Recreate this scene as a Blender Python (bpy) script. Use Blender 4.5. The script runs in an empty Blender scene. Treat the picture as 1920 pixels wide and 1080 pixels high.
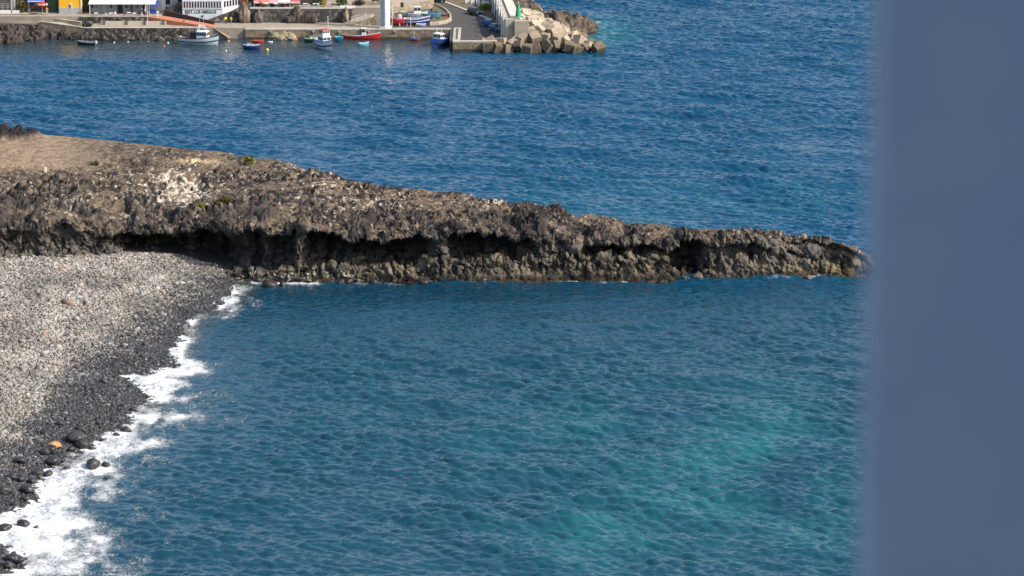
import bpy, bmesh, math, random
import numpy as np
from mathutils import Vector, Matrix, Euler
random.seed(7); RNG = np.random.default_rng(11)
R = math.radians
C = bpy.context.scene.collection
sc = bpy.context.scene

# ------------------------------------------------------------ camera, sky, sun
F = 6300.0; H = 120.0; TH = R(13.98)          # focal length in 1920-px units, eye height, pitch down
cam_d = bpy.data.cameras.new('camera'); cam = bpy.data.objects.new('camera', cam_d); C.objects.link(cam)
cam.location = (0, 0, H); cam.rotation_euler = (math.pi/2-TH, 0, 0)
cam_d.sensor_width = 36; cam_d.lens = F/1920*36; cam_d.clip_start = .05; cam_d.clip_end = 60000
cam_d.dof.use_dof = True; cam_d.dof.focus_distance = 540; cam_d.dof.aperture_fstop = 6.4
sc.camera = cam
SUN_EL = R(39); SUN_AZ = R(-20)                 # azimuth from +X towards +Y
w = bpy.data.worlds.new('World'); sc.world = w; w.use_nodes = True
nt = w.node_tree; bg = nt.nodes['Background']
sky = nt.nodes.new('ShaderNodeTexSky'); sky.sky_type = 'NISHITA'; sky.sun_disc = False
sky.sun_elevation = SUN_EL; sky.sun_rotation = math.pi/2 - SUN_AZ
sky.air_density = 1.0; sky.dust_density = 3.0; sky.ozone_density = 1.5
nt.links.new(sky.outputs[0], bg.inputs[0]); bg.inputs[1].default_value = .15
sd = bpy.data.lights.new('sun', 'SUN'); sd.energy = 3.5; sd.angle = R(.53); sd.color = (1, .93, .82)
sun = bpy.data.objects.new('sun', sd); C.objects.link(sun)
dirv = Vector((math.cos(SUN_EL)*math.cos(SUN_AZ), math.cos(SUN_EL)*math.sin(SUN_AZ), math.sin(SUN_EL)))
sun.rotation_euler = dirv.to_track_quat('Z', 'Y').to_euler(); sun.location = (60, 0, 200)
sc.view_settings.view_transform = 'Standard'; sc.view_settings.look = 'None'
sc.view_settings.exposure = .58; sc.view_settings.gamma = 1
sc.render.engine = 'CYCLES'
sc.cycles.max_bounces = 5; sc.cycles.diffuse_bounces = 2; sc.cycles.glossy_bounces = 3
sc.cycles.use_denoising = True; sc.cycles.sample_clamp_direct = 4; sc.cycles.sample_clamp_indirect = 3; sc.cycles.caustics_reflective = False

# ------------------------------------------------------------ photo pixel -> place
def dep(py): return TH + math.atan((py-540)/F)
def W(px, py, z=0.0):                          # where the sight line of a pixel meets the level z
    py = np.asarray(py, float); px = np.asarray(px, float); z = np.asarray(z, float)
    d = TH + np.arctan((py-540)/F); Y = (H-z)/np.tan(d)
    return (px-960)/F*(Y*math.cos(TH)+(H-z)*math.sin(TH)), Y
def XA(px, Y, z=0.0): return (px-960)/F*(Y*math.cos(TH)+(H-z)*math.sin(TH))
def ZA(py, Y): return H - Y*math.tan(dep(py))
def PX(X, Y, Z):
    dp = Y*math.cos(TH)+(H-Z)*math.sin(TH)
    return 960+F*X/dp, 540+F*((H-Z)*math.cos(TH)-Y*math.sin(TH))/dp

# ------------------------------------------------------------ numpy noise
_perm = {}
def _tab(seed):
    if seed not in _perm:
        r = np.random.default_rng(seed); p = r.permutation(256)
        g = r.normal(size=(256, 3)); g /= np.linalg.norm(g, axis=1)[:, None]
        _perm[seed] = (np.concatenate([p, p, p]).astype(np.int32), g.astype(np.float32))
    return _perm[seed]
def perlin(p, seed=1):
    perm, g = _tab(seed)
    p = p.astype(np.float32); i = np.floor(p).astype(np.int32); f = p - i; i &= 255
    u = f*f*f*(f*(f*6-15)+10); out = np.zeros(len(p), np.float32)
    for dx in (0, 1):
        wx = u[:, 0] if dx else 1-u[:, 0]
        for dy in (0, 1):
            wy = u[:, 1] if dy else 1-u[:, 1]
            for dz in (0, 1):
                wz = u[:, 2] if dz else 1-u[:, 2]
                h = perm[perm[perm[(i[:, 0]+dx) & 255]+((i[:, 1]+dy) & 255)]+((i[:, 2]+dz) & 255)]
                gg = g[h]
                out += wx*wy*wz*(gg[:, 0]*(f[:, 0]-dx)+gg[:, 1]*(f[:, 1]-dy)+gg[:, 2]*(f[:, 2]-dz))
    return out*1.6
def fbm(p, o=4, seed=1, gain=.5):
    s = np.zeros(len(p), np.float32); a = 1
    for k in range(o): s += a*perlin(p*2.03**k, seed+k); a *= gain
    return s
def ridged(p, o=4, seed=1, gain=.5):
    s = np.zeros(len(p), np.float32); a = 1
    for k in range(o): s += a*(1-2*np.abs(perlin(p*2.07**k, seed+k))); a *= gain
    return s/2
def worley(p, seed=1):
    r = np.random.default_rng(seed); perm = np.concatenate([r.permutation(256)]*3).astype(np.int32)
    off = r.random((256, 3)).astype(np.float32)
    p = p.astype(np.float32); i = np.floor(p).astype(np.int32); f = p-i
    d1 = np.full(len(p), 9., np.float32); d2 = d1.copy(); idd = np.zeros(len(p), np.int32)
    for dx in (-1, 0, 1):
        for dy in (-1, 0, 1):
            for dz in (-1, 0, 1):
                h = perm[perm[perm[(i[:, 0]+dx) & 255]+((i[:, 1]+dy) & 255)]+((i[:, 2]+dz) & 255)]
                o = off[h]
                d = (o[:, 0]+dx-f[:, 0])**2+(o[:, 1]+dy-f[:, 1])**2+(o[:, 2]+dz-f[:, 2])**2
                m = d < d1
                d2 = np.where(m, d1, np.minimum(d2, d)); idd = np.where(m, h, idd); d1 = np.where(m, d, d1)
    return np.sqrt(d1), np.sqrt(d2), idd
def P3(x, y, z): return np.stack([np.ravel(x), np.ravel(y), np.ravel(z)], 1)
def sstep(a, b, x): t = np.clip((x-a)/(b-a), 0, 1); return t*t*(3-2*t)
def mixc(a, b, t): t = t[:, None]; return a*(1-t)+b*t

# ------------------------------------------------------------ materials
def mat(name, c1, c2=None, scale=2.0, rough=.85, bump=.0, bscale=None, detail=6, spec=.3, metal=0, lo=.35, hi=.65, vcol=False):
    m = bpy.data.materials.new(name); m.use_nodes = True
    n = m.node_tree.nodes; l = m.node_tree.links; b = n['Principled BSDF']
    b.inputs['Roughness'].default_value = rough; b.inputs['Metallic'].default_value = metal
    b.inputs['Specular IOR Level'].default_value = spec
    c2 = c2 or tuple(x*.75 for x in c1)
    tc = n.new('ShaderNodeTexCoord'); nz = n.new('ShaderNodeTexNoise')
    nz.inputs['Scale'].default_value = scale; nz.inputs['Detail'].default_value = detail; nz.inputs['Roughness'].default_value = .65
    l.new(tc.outputs['Object'], nz.inputs['Vector'])
    rp = n.new('ShaderNodeValToRGB'); rp.color_ramp.elements[0].position = lo; rp.color_ramp.elements[1].position = hi
    l.new(nz.outputs[0], rp.inputs[0])
    if vcol:
        at = n.new('ShaderNodeAttribute'); at.attribute_name = 'Col'
        rp.color_ramp.elements[0].color = (*[c1[0]]*3, 1); rp.color_ramp.elements[1].color = (*[c2[0]]*3, 1)
        mx = n.new('ShaderNodeMix'); mx.data_type = 'RGBA'; mx.blend_type = 'MULTIPLY'; mx.inputs[0].default_value = 1
        l.new(at.outputs['Color'], mx.inputs[6]); l.new(rp.outputs[0], mx.inputs[7]); l.new(mx.outputs[2], b.inputs['Base Color'])
    else:
        rp.color_ramp.elements[0].color = (*c2, 1); rp.color_ramp.elements[1].color = (*c1, 1)
        l.new(rp.outputs[0], b.inputs['Base Color'])
    if bump:
        nb = n.new('ShaderNodeTexNoise'); nb.inputs['Scale'].default_value = bscale or scale*3; nb.inputs['Detail'].default_value = 5
        l.new(tc.outputs['Object'], nb.inputs['Vector'])
        bp = n.new('ShaderNodeBump'); bp.inputs['Strength'].default_value = 1; bp.inputs['Distance'].default_value = bump
        l.new(nb.outputs[0], bp.inputs['Height']); l.new(bp.outputs[0], b.inputs['Normal'])
    return m
def mat_stone(name, ca, cb, mortar, scale=1.6, bump=.08):
    m = bpy.data.materials.new(name); m.use_nodes = True
    n = m.node_tree.nodes; l = m.node_tree.links; b = n['Principled BSDF']; b.inputs['Roughness'].default_value = .92
    tc = n.new('ShaderNodeTexCoord'); v = n.new('ShaderNodeTexVoronoi'); v.inputs['Scale'].default_value = scale
    v2 = n.new('ShaderNodeTexVoronoi'); v2.feature = 'DISTANCE_TO_EDGE'; v2.inputs['Scale'].default_value = scale
    l.new(tc.outputs['Object'], v.inputs['Vector']); l.new(tc.outputs['Object'], v2.inputs['Vector'])
    bw = n.new('ShaderNodeSeparateColor'); l.new(v.outputs['Color'], bw.inputs[0])
    rp = n.new('ShaderNodeValToRGB'); rp.color_ramp.elements[0].color = (*cb, 1); rp.color_ramp.elements[1].color = (*ca, 1)
    rp.color_ramp.elements[0].position = .3
    l.new(bw.outputs[0], rp.inputs[0])
    e = n.new('ShaderNodeValToRGB'); e.color_ramp.elements[0].position = .03; e.color_ramp.elements[1].position = .09
    l.new(v2.outputs['Distance'], e.inputs[0])
    mx = n.new('ShaderNodeMix'); mx.data_type = 'RGBA'; mx.inputs[6].default_value = (*mortar, 1)
    l.new(e.outputs[0], mx.inputs[0]); l.new(rp.outputs[0], mx.inputs[7]); l.new(mx.outputs[2], b.inputs['Base Color'])
    bp = n.new('ShaderNodeBump'); bp.inputs['Distance'].default_value = bump; bp.inputs['Strength'].default_value = 1
    l.new(e.outputs[0], bp.inputs['Height']); l.new(bp.outputs[0], b.inputs['Normal'])
    return m
_mc = {}
def paint(c, rough=.5, dirt=.8):
    k = (c, rough)
    if k not in _mc: _mc[k] = mat('paint', c, tuple(x*dirt for x in c), 3.0, rough, spec=.4)
    return _mc[k]
WHITE = (.78, .78, .76); GLASS = (.012, .016, .02)
def glass(): return paint((.015, .022, .03), .12, .9)

# ------------------------------------------------------------ mesh helpers
def link(name, me, m=None, parent=None, smooth=False):
    o = bpy.data.objects.new(name, me); C.objects.link(o)
    if m: me.materials.append(m)
    if parent: o.parent = parent
    if smooth: me.polygons.foreach_set('use_smooth', [True]*len(me.polygons))
    return o
def np_mesh(name, v, quads, col=None, smooth=True, attrs=None, tri=False):
    me = bpy.data.meshes.new(name); k = 3 if tri else 4
    me.vertices.add(len(v)); me.vertices.foreach_set('co', v.astype(np.float32).ravel())
    me.loops.add(len(quads)*k); me.loops.foreach_set('vertex_index', quads.astype(np.int32).ravel())
    me.polygons.add(len(quads)); me.polygons.foreach_set('loop_start', np.arange(0, len(quads)*k, k, dtype=np.int32))
    me.update(calc_edges=True)
    if smooth: me.polygons.foreach_set('use_smooth', np.ones(len(quads), bool))
    def put(nm, c):
        a = me.attributes.new(nm, 'FLOAT_COLOR', 'POINT'); cc = np.ones((len(v), 4), np.float32); cc[:, :3] = c
        a.data.foreach_set('color', cc.ravel())
    if col is not None: put('Col', col)
    for nm, c in (attrs or {}).items(): put(nm, c)
    return me
def grid_quads(nu, nv):
    i = np.arange((nu-1)*(nv-1)); a = (i//(nv-1))*nv + i % (nv-1)
    return np.stack([a, a+nv, a+nv+1, a+1], 1)
class MB:
    def __init__(s): s.v = []; s.f = []
    def add(s, vs, fs):
        n = len(s.v); s.v += [tuple(v) for v in vs]; s.f += [tuple(n+i for i in f) for f in fs]; return s
    def box(s, x0, x1, y0, y1, z0, z1, M=None):
        vs = [Vector(p) for p in ((x0,y0,z0),(x1,y0,z0),(x1,y1,z0),(x0,y1,z0),(x0,y0,z1),(x1,y0,z1),(x1,y1,z1),(x0,y1,z1))]
        if M: vs = [M@v for v in vs]
        return s.add(vs, [(0,3,2,1),(4,5,6,7),(0,1,5,4),(1,2,6,5),(2,3,7,6),(3,0,4,7)])
    def prism(s, pts, z0, z1):                 # pts counter-clockwise (x,y); z1 may be a list
        n = len(pts); zz = z1 if isinstance(z1, (list, tuple)) else [z1]*n
        z00 = z0 if isinstance(z0, (list, tuple)) else [z0]*n
        vs = [(p[0],p[1],z00[i]) for i,p in enumerate(pts)]+[(p[0],p[1],zz[i]) for i,p in enumerate(pts)]
        return s.add(vs, [tuple(range(n-1,-1,-1)), tuple(range(n,2*n))]+[(i,(i+1)%n,n+(i+1)%n,n+i) for i in range(n)])
    def tube(s, p, q, r0, r1=None, n=8):
        r1 = r0 if r1 is None else r1; p = Vector(p); q = Vector(q); d = (q-p).normalized()
        a = d.orthogonal().normalized(); b = d.cross(a); vs = []
        for c, r in ((p, r0), (q, r1)):
            for k in range(n): t = 2*math.pi*k/n; vs.append(c+a*(r*math.cos(t))+b*(r*math.sin(t)))
        return s.add(vs, [tuple(range(n-1,-1,-1)), tuple(range(n,2*n))]+[(i,(i+1)%n,n+(i+1)%n,n+i) for i in range(n)])
    def lathe(s, prof, n=12, c=(0,0,0)):
        vs = []; m = len(prof)
        for r, z in prof:
            for k in range(n): t = 2*math.pi*k/n; vs.append((c[0]+r*math.cos(t), c[1]+r*math.sin(t), c[2]+z))
        fs = [(j*n+i, j*n+(i+1)%n, (j+1)*n+(i+1)%n, (j+1)*n+i) for j in range(m-1) for i in range(n)]
        fs += [tuple(range(n-1,-1,-1)), tuple((m-1)*n+i for i in range(n))]
        return s.add(vs, fs)
    def build(s, name, m=None, parent=None, smooth=False, bevel=0):
        me = bpy.data.meshes.new(name); me.from_pydata(s.v, [], s.f)
        if bevel:
            bm = bmesh.new(); bm.from_mesh(me)
            bmesh.ops.bevel(bm, geom=bm.edges[:], offset=bevel, segments=1, affect='EDGES'); bm.to_mesh(me); bm.free()
        bm = bmesh.new(); bm.from_mesh(me); bmesh.ops.recalc_face_normals(bm, faces=bm.faces[:]); bm.to_mesh(me); bm.free()
        me.update(); return link(name, me, m, parent, smooth)
def tag(o, label=None, cat=None, group=None, kind=None):
    if label: o['label'] = label
    if cat: o['category'] = cat
    if group: o['group'] = group
    if kind: o['kind'] = kind
    return o
def thing(name, loc, label, cat, rz=0, group=None):
    o = bpy.data.objects.new(name, None); C.objects.link(o); o.empty_display_size = .3
    o.location = loc; o.rotation_euler = (0, 0, rz); return tag(o, label, cat, group)
def dup(root, loc, rz, label=None, scale=1):
    r = root.copy(); C.objects.link(r); r.location = loc; r.rotation_euler = (0, 0, rz); r.scale = (scale,)*3
    if label: r['label'] = label
    for ch in list(root.children):
        c = ch.copy(); C.objects.link(c); c.parent = r
        for g in list(ch.children):
            d = g.copy(); C.objects.link(d); d.parent = c
    return r
def interp(pts, x, k=1):
    a = np.array(pts, float); return np.interp(x, a[:, 0], a[:, k])
def blob(px, py, cx, cy, rx, ry): return np.exp(-(((px-cx)/rx)**2+((py-cy)/ry)**2))

# ------------------------------------------------------------ shoreline of the beach (photo points at sea level)
SH = [(470,518),(440,532),(425,552),(395,578),(360,600),(340,622),(322,650),(316,668),(322,684),(290,694),(250,700),(236,708),(250,722),(275,745),(262,768),(232,792),
      (170,830),(120,862),(75,890),(55,930),(30,955),(-10,975),(-60,1000),(-30,1020),(10,1030),(40,1048),(30,1066),(0,1080),(-60,1120),(-160,1200)]
shx, shy = W([p[0] for p in SH], [p[1] for p in SH]); SHW = np.stack([shx, shy], 1)
def shore_dist(X, Y):                          # + at sea, - on land
    p = np.stack([X, Y], 1); best = np.full(len(X), 1e9); sgn = np.ones(len(X))
    for a, b in zip(SHW[:-1], SHW[1:]):
        d = b-a; t = np.clip(((p-a)@d)/(d@d), 0, 1); q = a+t[:, None]*d; v = p-q
        dist = np.hypot(v[:, 0], v[:, 1]); cr = d[0]*v[:, 1]-d[1]*v[:, 0]
        m = dist < best; best = np.where(m, dist, best); sgn = np.where(m, np.where(cr > 0, 1, -1), sgn)
    return best*sgn
def beach_z(X, Y, sdist=None):
    s = shore_dist(X, Y) if sdist is None else sdist
    return np.where(s < 0, 3.6*(1-np.exp(s/16.))+.16*np.sin(s*.9)*np.clip(-s/4, 0, 1)*np.exp(s/14.), -s*.16)

# waterline and edges of the headland (px, py)
HW = [(-300,505),(0,492),(120,489),(230,483),(330,495),(400,513),(450,527),(560,531),(700,529),(900,528),(1100,527),(1300,523),(1500,521),(1600,518),(1660,516)]
HWZ = [(-300,2.7),(0,2.7),(230,2.2),(330,1.),(400,.2),(450,0),(1660,0)]
hwx, hwy = W([p[0] for p in HW], [p[1] for p in HW], [interp(HWZ, p[0]) for p in HW])

# ------------------------------------------------------------ water
def build_water():
    x0, x1, y0, y1, st = -128., 122., 335., 785., .25
    nx = int((x1-x0)/st); ny = int((y1-y0)/st)
    kx = np.fft.fftfreq(nx, st)*2*np.pi; ky = np.fft.fftfreq(ny, st)*2*np.pi
    KX, KY = np.meshgrid(kx, ky, indexing='ij'); K = np.hypot(KX, KY); K[0, 0] = 1
    wd = np.array([-.35, -.94]); cs = (KX*wd[0]+KY*wd[1])/K
    def field(lmin, lmax, power, spread, slope, seed):
        r = np.random.default_rng(seed)
        S = np.sqrt(K**power*np.abs(cs)**spread)*np.where(cs < 0, .35, 1)
        S = S*np.exp(-(K*lmin/6.28)**4)*np.exp(-(6.28/(K*lmax))**4); S[0, 0] = 0
        h = S*(r.normal(size=K.shape)+1j*r.normal(size=K.shape))
        sx = np.fft.ifft2(1j*KX*h).real; sy = np.fft.ifft2(1j*KY*h).real
        n = slope/np.sqrt((sx**2+sy**2).mean()); return h*n
    h = field(.72, 4.2, -2.8, 2.8, .37, 3); h2 = field(3.5, 26, -3.8, 3.5, .105, 5)
    X = x0+np.arange(nx)*st; Y = y0+np.arange(ny)*st; XX, YY = np.meshgrid(X, Y, indexing='ij')
    x = XX.ravel(); y = YY.ravel(); px, py = PX(x, y, 0)
    gust = fbm(P3(x/30, y/60, x*0), 3, 21)
    amp = np.clip(1.0+.6*gust, .4, 1.7)
    calm = sstep(690, 655, y)                                   # harbour basin is flatter
    lee = np.where(y > 660, 1-.72*(1-calm)*sstep(870, 840, px), 1)
    amp *= lee
    amp *= 1-.45*blob(px, py, 800, 570, 560, 60)*(py > 500)
    s = shore_dist(x, y); near = (y < 500) & (s < 40)
    amp *= np.where(near, .55+.45*sstep(0, 25, s), 1)
    edge = np.minimum.reduce([x-x0, x1-st-x, y-y0, y1-st-y]); amp *= sstep(0, 12, edge)
    def real(f): return np.fft.ifft2(f).real.ravel()
    hh = h+h2
    Z = real(hh)*amp; DX = real(-1j*KX/K*h)*amp*.65; DY = real(-1j*KY/K*h)*amp*.65
    v = np.stack([x+DX, y+DY, Z], 1)
    # colour of the water: depth, sea bed and painted reflections
    deep = np.array([.002, .050, .108]); mid = np.array([.006, .047, .076]); turq = np.array([.012, .13, .14]); sand_refl = np.array([.06, .055, .035])
    t = sstep(420, 640, py); col = mixc(np.repeat(deep[None], len(x), 0), np.repeat(mid[None], len(x), 0), t)
    n1 = fbm(P3(x/14, y/30, x*0), 3, 31)
    tq = .85*blob(px, py, 1360, 870, 300, 120)+.55*blob(px, py, 1180, 1020, 330, 60)+.45*blob(px, py, 1250, 375, 380, 60)+.2*blob(px, py, 1000, 800, 380, 70)
    tq = np.clip(tq*(.6+1.0*n1), 0, 1)+.9*blob(px, py, 1135, 62, 60, 28)
    col = mixc(col, np.repeat(turq[None], len(x), 0), np.clip(tq, 0, 1)*.68)
    col = mixc(col, np.repeat(sand_refl[None], len(x), 0), np.clip(.8*sstep(6, 0, s)*(y < 500)+.35*blob(px, py, 120, 86, 230, 12)*(px < 700), 0, 1))  # seabed by the beach; yellow house's reflection painted along the harbour shore
    hb = sstep(125, 80, py)*sstep(860, 830, px); col = mixc(col, np.repeat(np.array([[.022, .040, .045]]), len(x), 0), hb*.85)  # grey-green reflection of the quay wall painted into the basin water
    dk = blob(px, py, 800, 548, 420, 26)*(py > 500); col *= (1-.35*dk)[:, None]   # dark reflection of the rocks painted into the water
    # foam density
    wf = np.interp(py, [500, 560, 620, 650, 700, 760, 800, 860, 960, 1080], [5, 6.5, 5, 6, 11, 12, 11, 13, 17, 17])
    patch = np.clip(.72+.5*fbm(P3(x/4, y/7, x*0), 3, 41), .5, 1.15)
    fo = np.where(y < 500, np.exp(-(np.clip(s, 0, 99)/wf)**1.2)*patch, 0)
    fo += .9*blob(px, py, 326, 655, 15, 26)+.7*blob(px, py, 335, 690, 50, 14)
    fo += .75*blob(px, py, 40, 960, 90, 45)+.5*blob(px, py, 130, 1010, 110, 45)*patch+.5*blob(px, py, 60, 1070, 120, 14)+.5*blob(px, py, 20, 1010, 60, 30)
    fo += .55*blob(px, py, 170, 880, 75, 45)*patch+.4*blob(px, py, 250, 830, 70, 25)*patch+.35*blob(px, py, 425, 570, 30, 30)*patch
    fo += .45*blob(px, py, 330, 785, 110, 13)*patch+.5*blob(px, py, 290, 730, 60, 26)*patch
    hy = np.interp(x, hwx, hwy)
    dh = (hy-y); fo += np.where((y < 500) & (px > 470), np.exp(-(np.clip(dh, 0, 99)/1.5)**2)*np.clip(.3+.8*fbm(P3(x/4, y/4, x*0), 2, 51)+.5*blob(px, py, 740, 527, 60, 12)+.5*blob(px, py, 530, 536, 50, 9), 0, 1), 0)
    fo += .8*blob(px, py, 1118, 43, 14, 3)+.8*blob(px, py, 1095, 51, 20, 3)+.6*blob(px, py, 1115, 92, 14, 4)+.5*blob(px, py, 1100, 70, 10, 8)
    caps = np.clip((Z*0+fbm(P3(x/3, y/2.2, x*0), 2, 61))-1.02, 0, 1)*3*(py < 420)*(py > 95)*(px > 500); fo += caps
    A = np.stack([np.clip(fo, 0, 1), np.clip(s/10, 0, 1), 0*s], 1)
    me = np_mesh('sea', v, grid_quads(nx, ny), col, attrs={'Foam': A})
    B = 20000.; me2 = MB()
    xe = x0+(nx-1)*st; ye = y0+(ny-1)*st
    m = bpy.data.materials.new('sea_water'); m.use_nodes = True; n = m.node_tree.nodes; l = m.node_tree.links
    b = n['Principled BSDF']; b.inputs['IOR'].default_value = 1.33; b.inputs['Roughness'].default_value = .05; b.inputs['Specular IOR Level'].default_value = 1.0
    at = n.new('ShaderNodeAttribute'); at.attribute_name = 'Col'; af = n.new('ShaderNodeAttribute'); af.attribute_name = 'Foam'
    sp = n.new('ShaderNodeSeparateColor'); l.new(af.outputs['Color'], sp.inputs[0])
    geo = n.new('ShaderNodeNewGeometry')
    def noise(sc3, scale, detail, rough=.6, dist=0):
        mp = n.new('ShaderNodeMapping'); mp.inputs['Scale'].default_value = sc3; l.new(geo.outputs['Position'], mp.inputs['Vector'])
        z = n.new('ShaderNodeTexNoise'); z.inputs['Scale'].default_value = scale; z.inputs['Detail'].default_value = detail
        z.inputs['Roughness'].default_value = rough; z.inputs['Distortion'].default_value = dist
        l.new(mp.outputs[0], z.inputs['Vector']); return z
    def math_(op, a, bb=None, c=None, clamp=False):
        x_ = n.new('ShaderNodeMath'); x_.operation = op; x_.use_clamp = clamp
        for i_, q in enumerate((a, bb, c)):
            if q is None: continue
            if isinstance(q, (int, float)): x_.inputs[i_].default_value = q
            else: l.new(q, x_.inputs[i_])
        return x_.outputs[0]
    nf = noise((.8, .65, 1), 3.0, 8, .8, 1.2); nf2 = noise((1, .6, 1), .45, 3)
    nn = math_('MULTIPLY_ADD', nf2.outputs[0], .4, math_('MULTIPLY', nf.outputs[0], .75))
    nn = math_('MULTIPLY', math_('SUBTRACT', nn, .575), 5.0)
    fm = math_('MULTIPLY', math_('SUBTRACT', math_('ADD', math_('MULTIPLY', sp.outputs[0], 1.7), nn), .84), 1.3, clamp=True)
    fm = math_('MULTIPLY', fm, math_('GREATER_THAN', sp.outputs[0], .02))
    mpl = n.new('ShaderNodeMapping'); mpl.inputs['Scale'].default_value = (1, .7, 1); l.new(geo.outputs['Position'], mpl.inputs['Vector'])
    wn = noise((1, 1, 1), .8, 3); vm = n.new('ShaderNodeVectorMath'); vm.operation = 'MULTIPLY_ADD'; vm.inputs[1].default_value = (1.6, 1.6, 0)
    l.new(wn.outputs['Color'], vm.inputs[0]); l.new(mpl.outputs[0], vm.inputs[2])
    vl = n.new('ShaderNodeTexVoronoi'); vl.feature = 'DISTANCE_TO_EDGE'; vl.inputs['Scale'].default_value = 1.15; l.new(vm.outputs[0], vl.inputs['Vector'])
    lace = math_('SUBTRACT', 1.0, math_('MULTIPLY', vl.outputs['Distance'], 5.0, clamp=True), clamp=True)
    solid = math_('MULTIPLY', math_('SUBTRACT', sp.outputs[0], .42), 3.0, clamp=True)
    fm = math_('MULTIPLY', fm, math_('MAXIMUM', math_('MULTIPLY_ADD', lace, .75, .28), solid))
    mx = n.new('ShaderNodeMix'); mx.data_type = 'RGBA'; mx.inputs[7].default_value = (.66, .68, .70, 1)
    l.new(fm, mx.inputs[0]); l.new(at.outputs['Color'], mx.inputs[6]); l.new(mx.outputs[2], b.inputs['Base Color'])
    l.new(math_('MULTIPLY_ADD', fm, .7, .06), b.inputs['Roughness'])
    nb = noise((.45, .85, 1), 1.5, 2, .5, .6); bp = n.new('ShaderNodeBump'); bp.inputs['Strength'].default_value = 1; bp.inputs['Distance'].default_value = .17
    l.new(nb.outputs[0], bp.inputs['Height'])
    bp2 = n.new('ShaderNodeBump'); bp2.inputs['Distance'].default_value = .1; l.new(fm, bp2.inputs['Height']); l.new(bp.outputs[0], bp2.inputs['Normal'])
    l.new(bp2.outputs[0], b.inputs['Normal'])
    o = link('sea_water', me, m); tag(o, kind='structure')
    # open sea out to the horizon, joined edge to edge with the near sheet
    fr = MB()
    for q in ([(-B,y0-0),(x0,y0),(x0,ye),(-B,ye)], [(xe,y0),(B,y0),(B,ye),(xe,ye)], [(-B,ye),(B,ye),(B,B),(-B,B)], [(-B,-B),(B,-B),(B,y0),(-B,y0)]):
        fr.add([(a, b_, 0) for a, b_ in q], [(0,1,2,3)])
    o2 = fr.build('open_sea'); me3 = o2.data; me3.materials.append(m)
    a = me3.attributes.new('Col', 'FLOAT_COLOR', 'POINT'); a.data.foreach_set('color', np.tile([.002, .042, .10, 1], len(me3.vertices)).astype(np.float32))
    tag(o2, kind='structure')
build_water()

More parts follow.
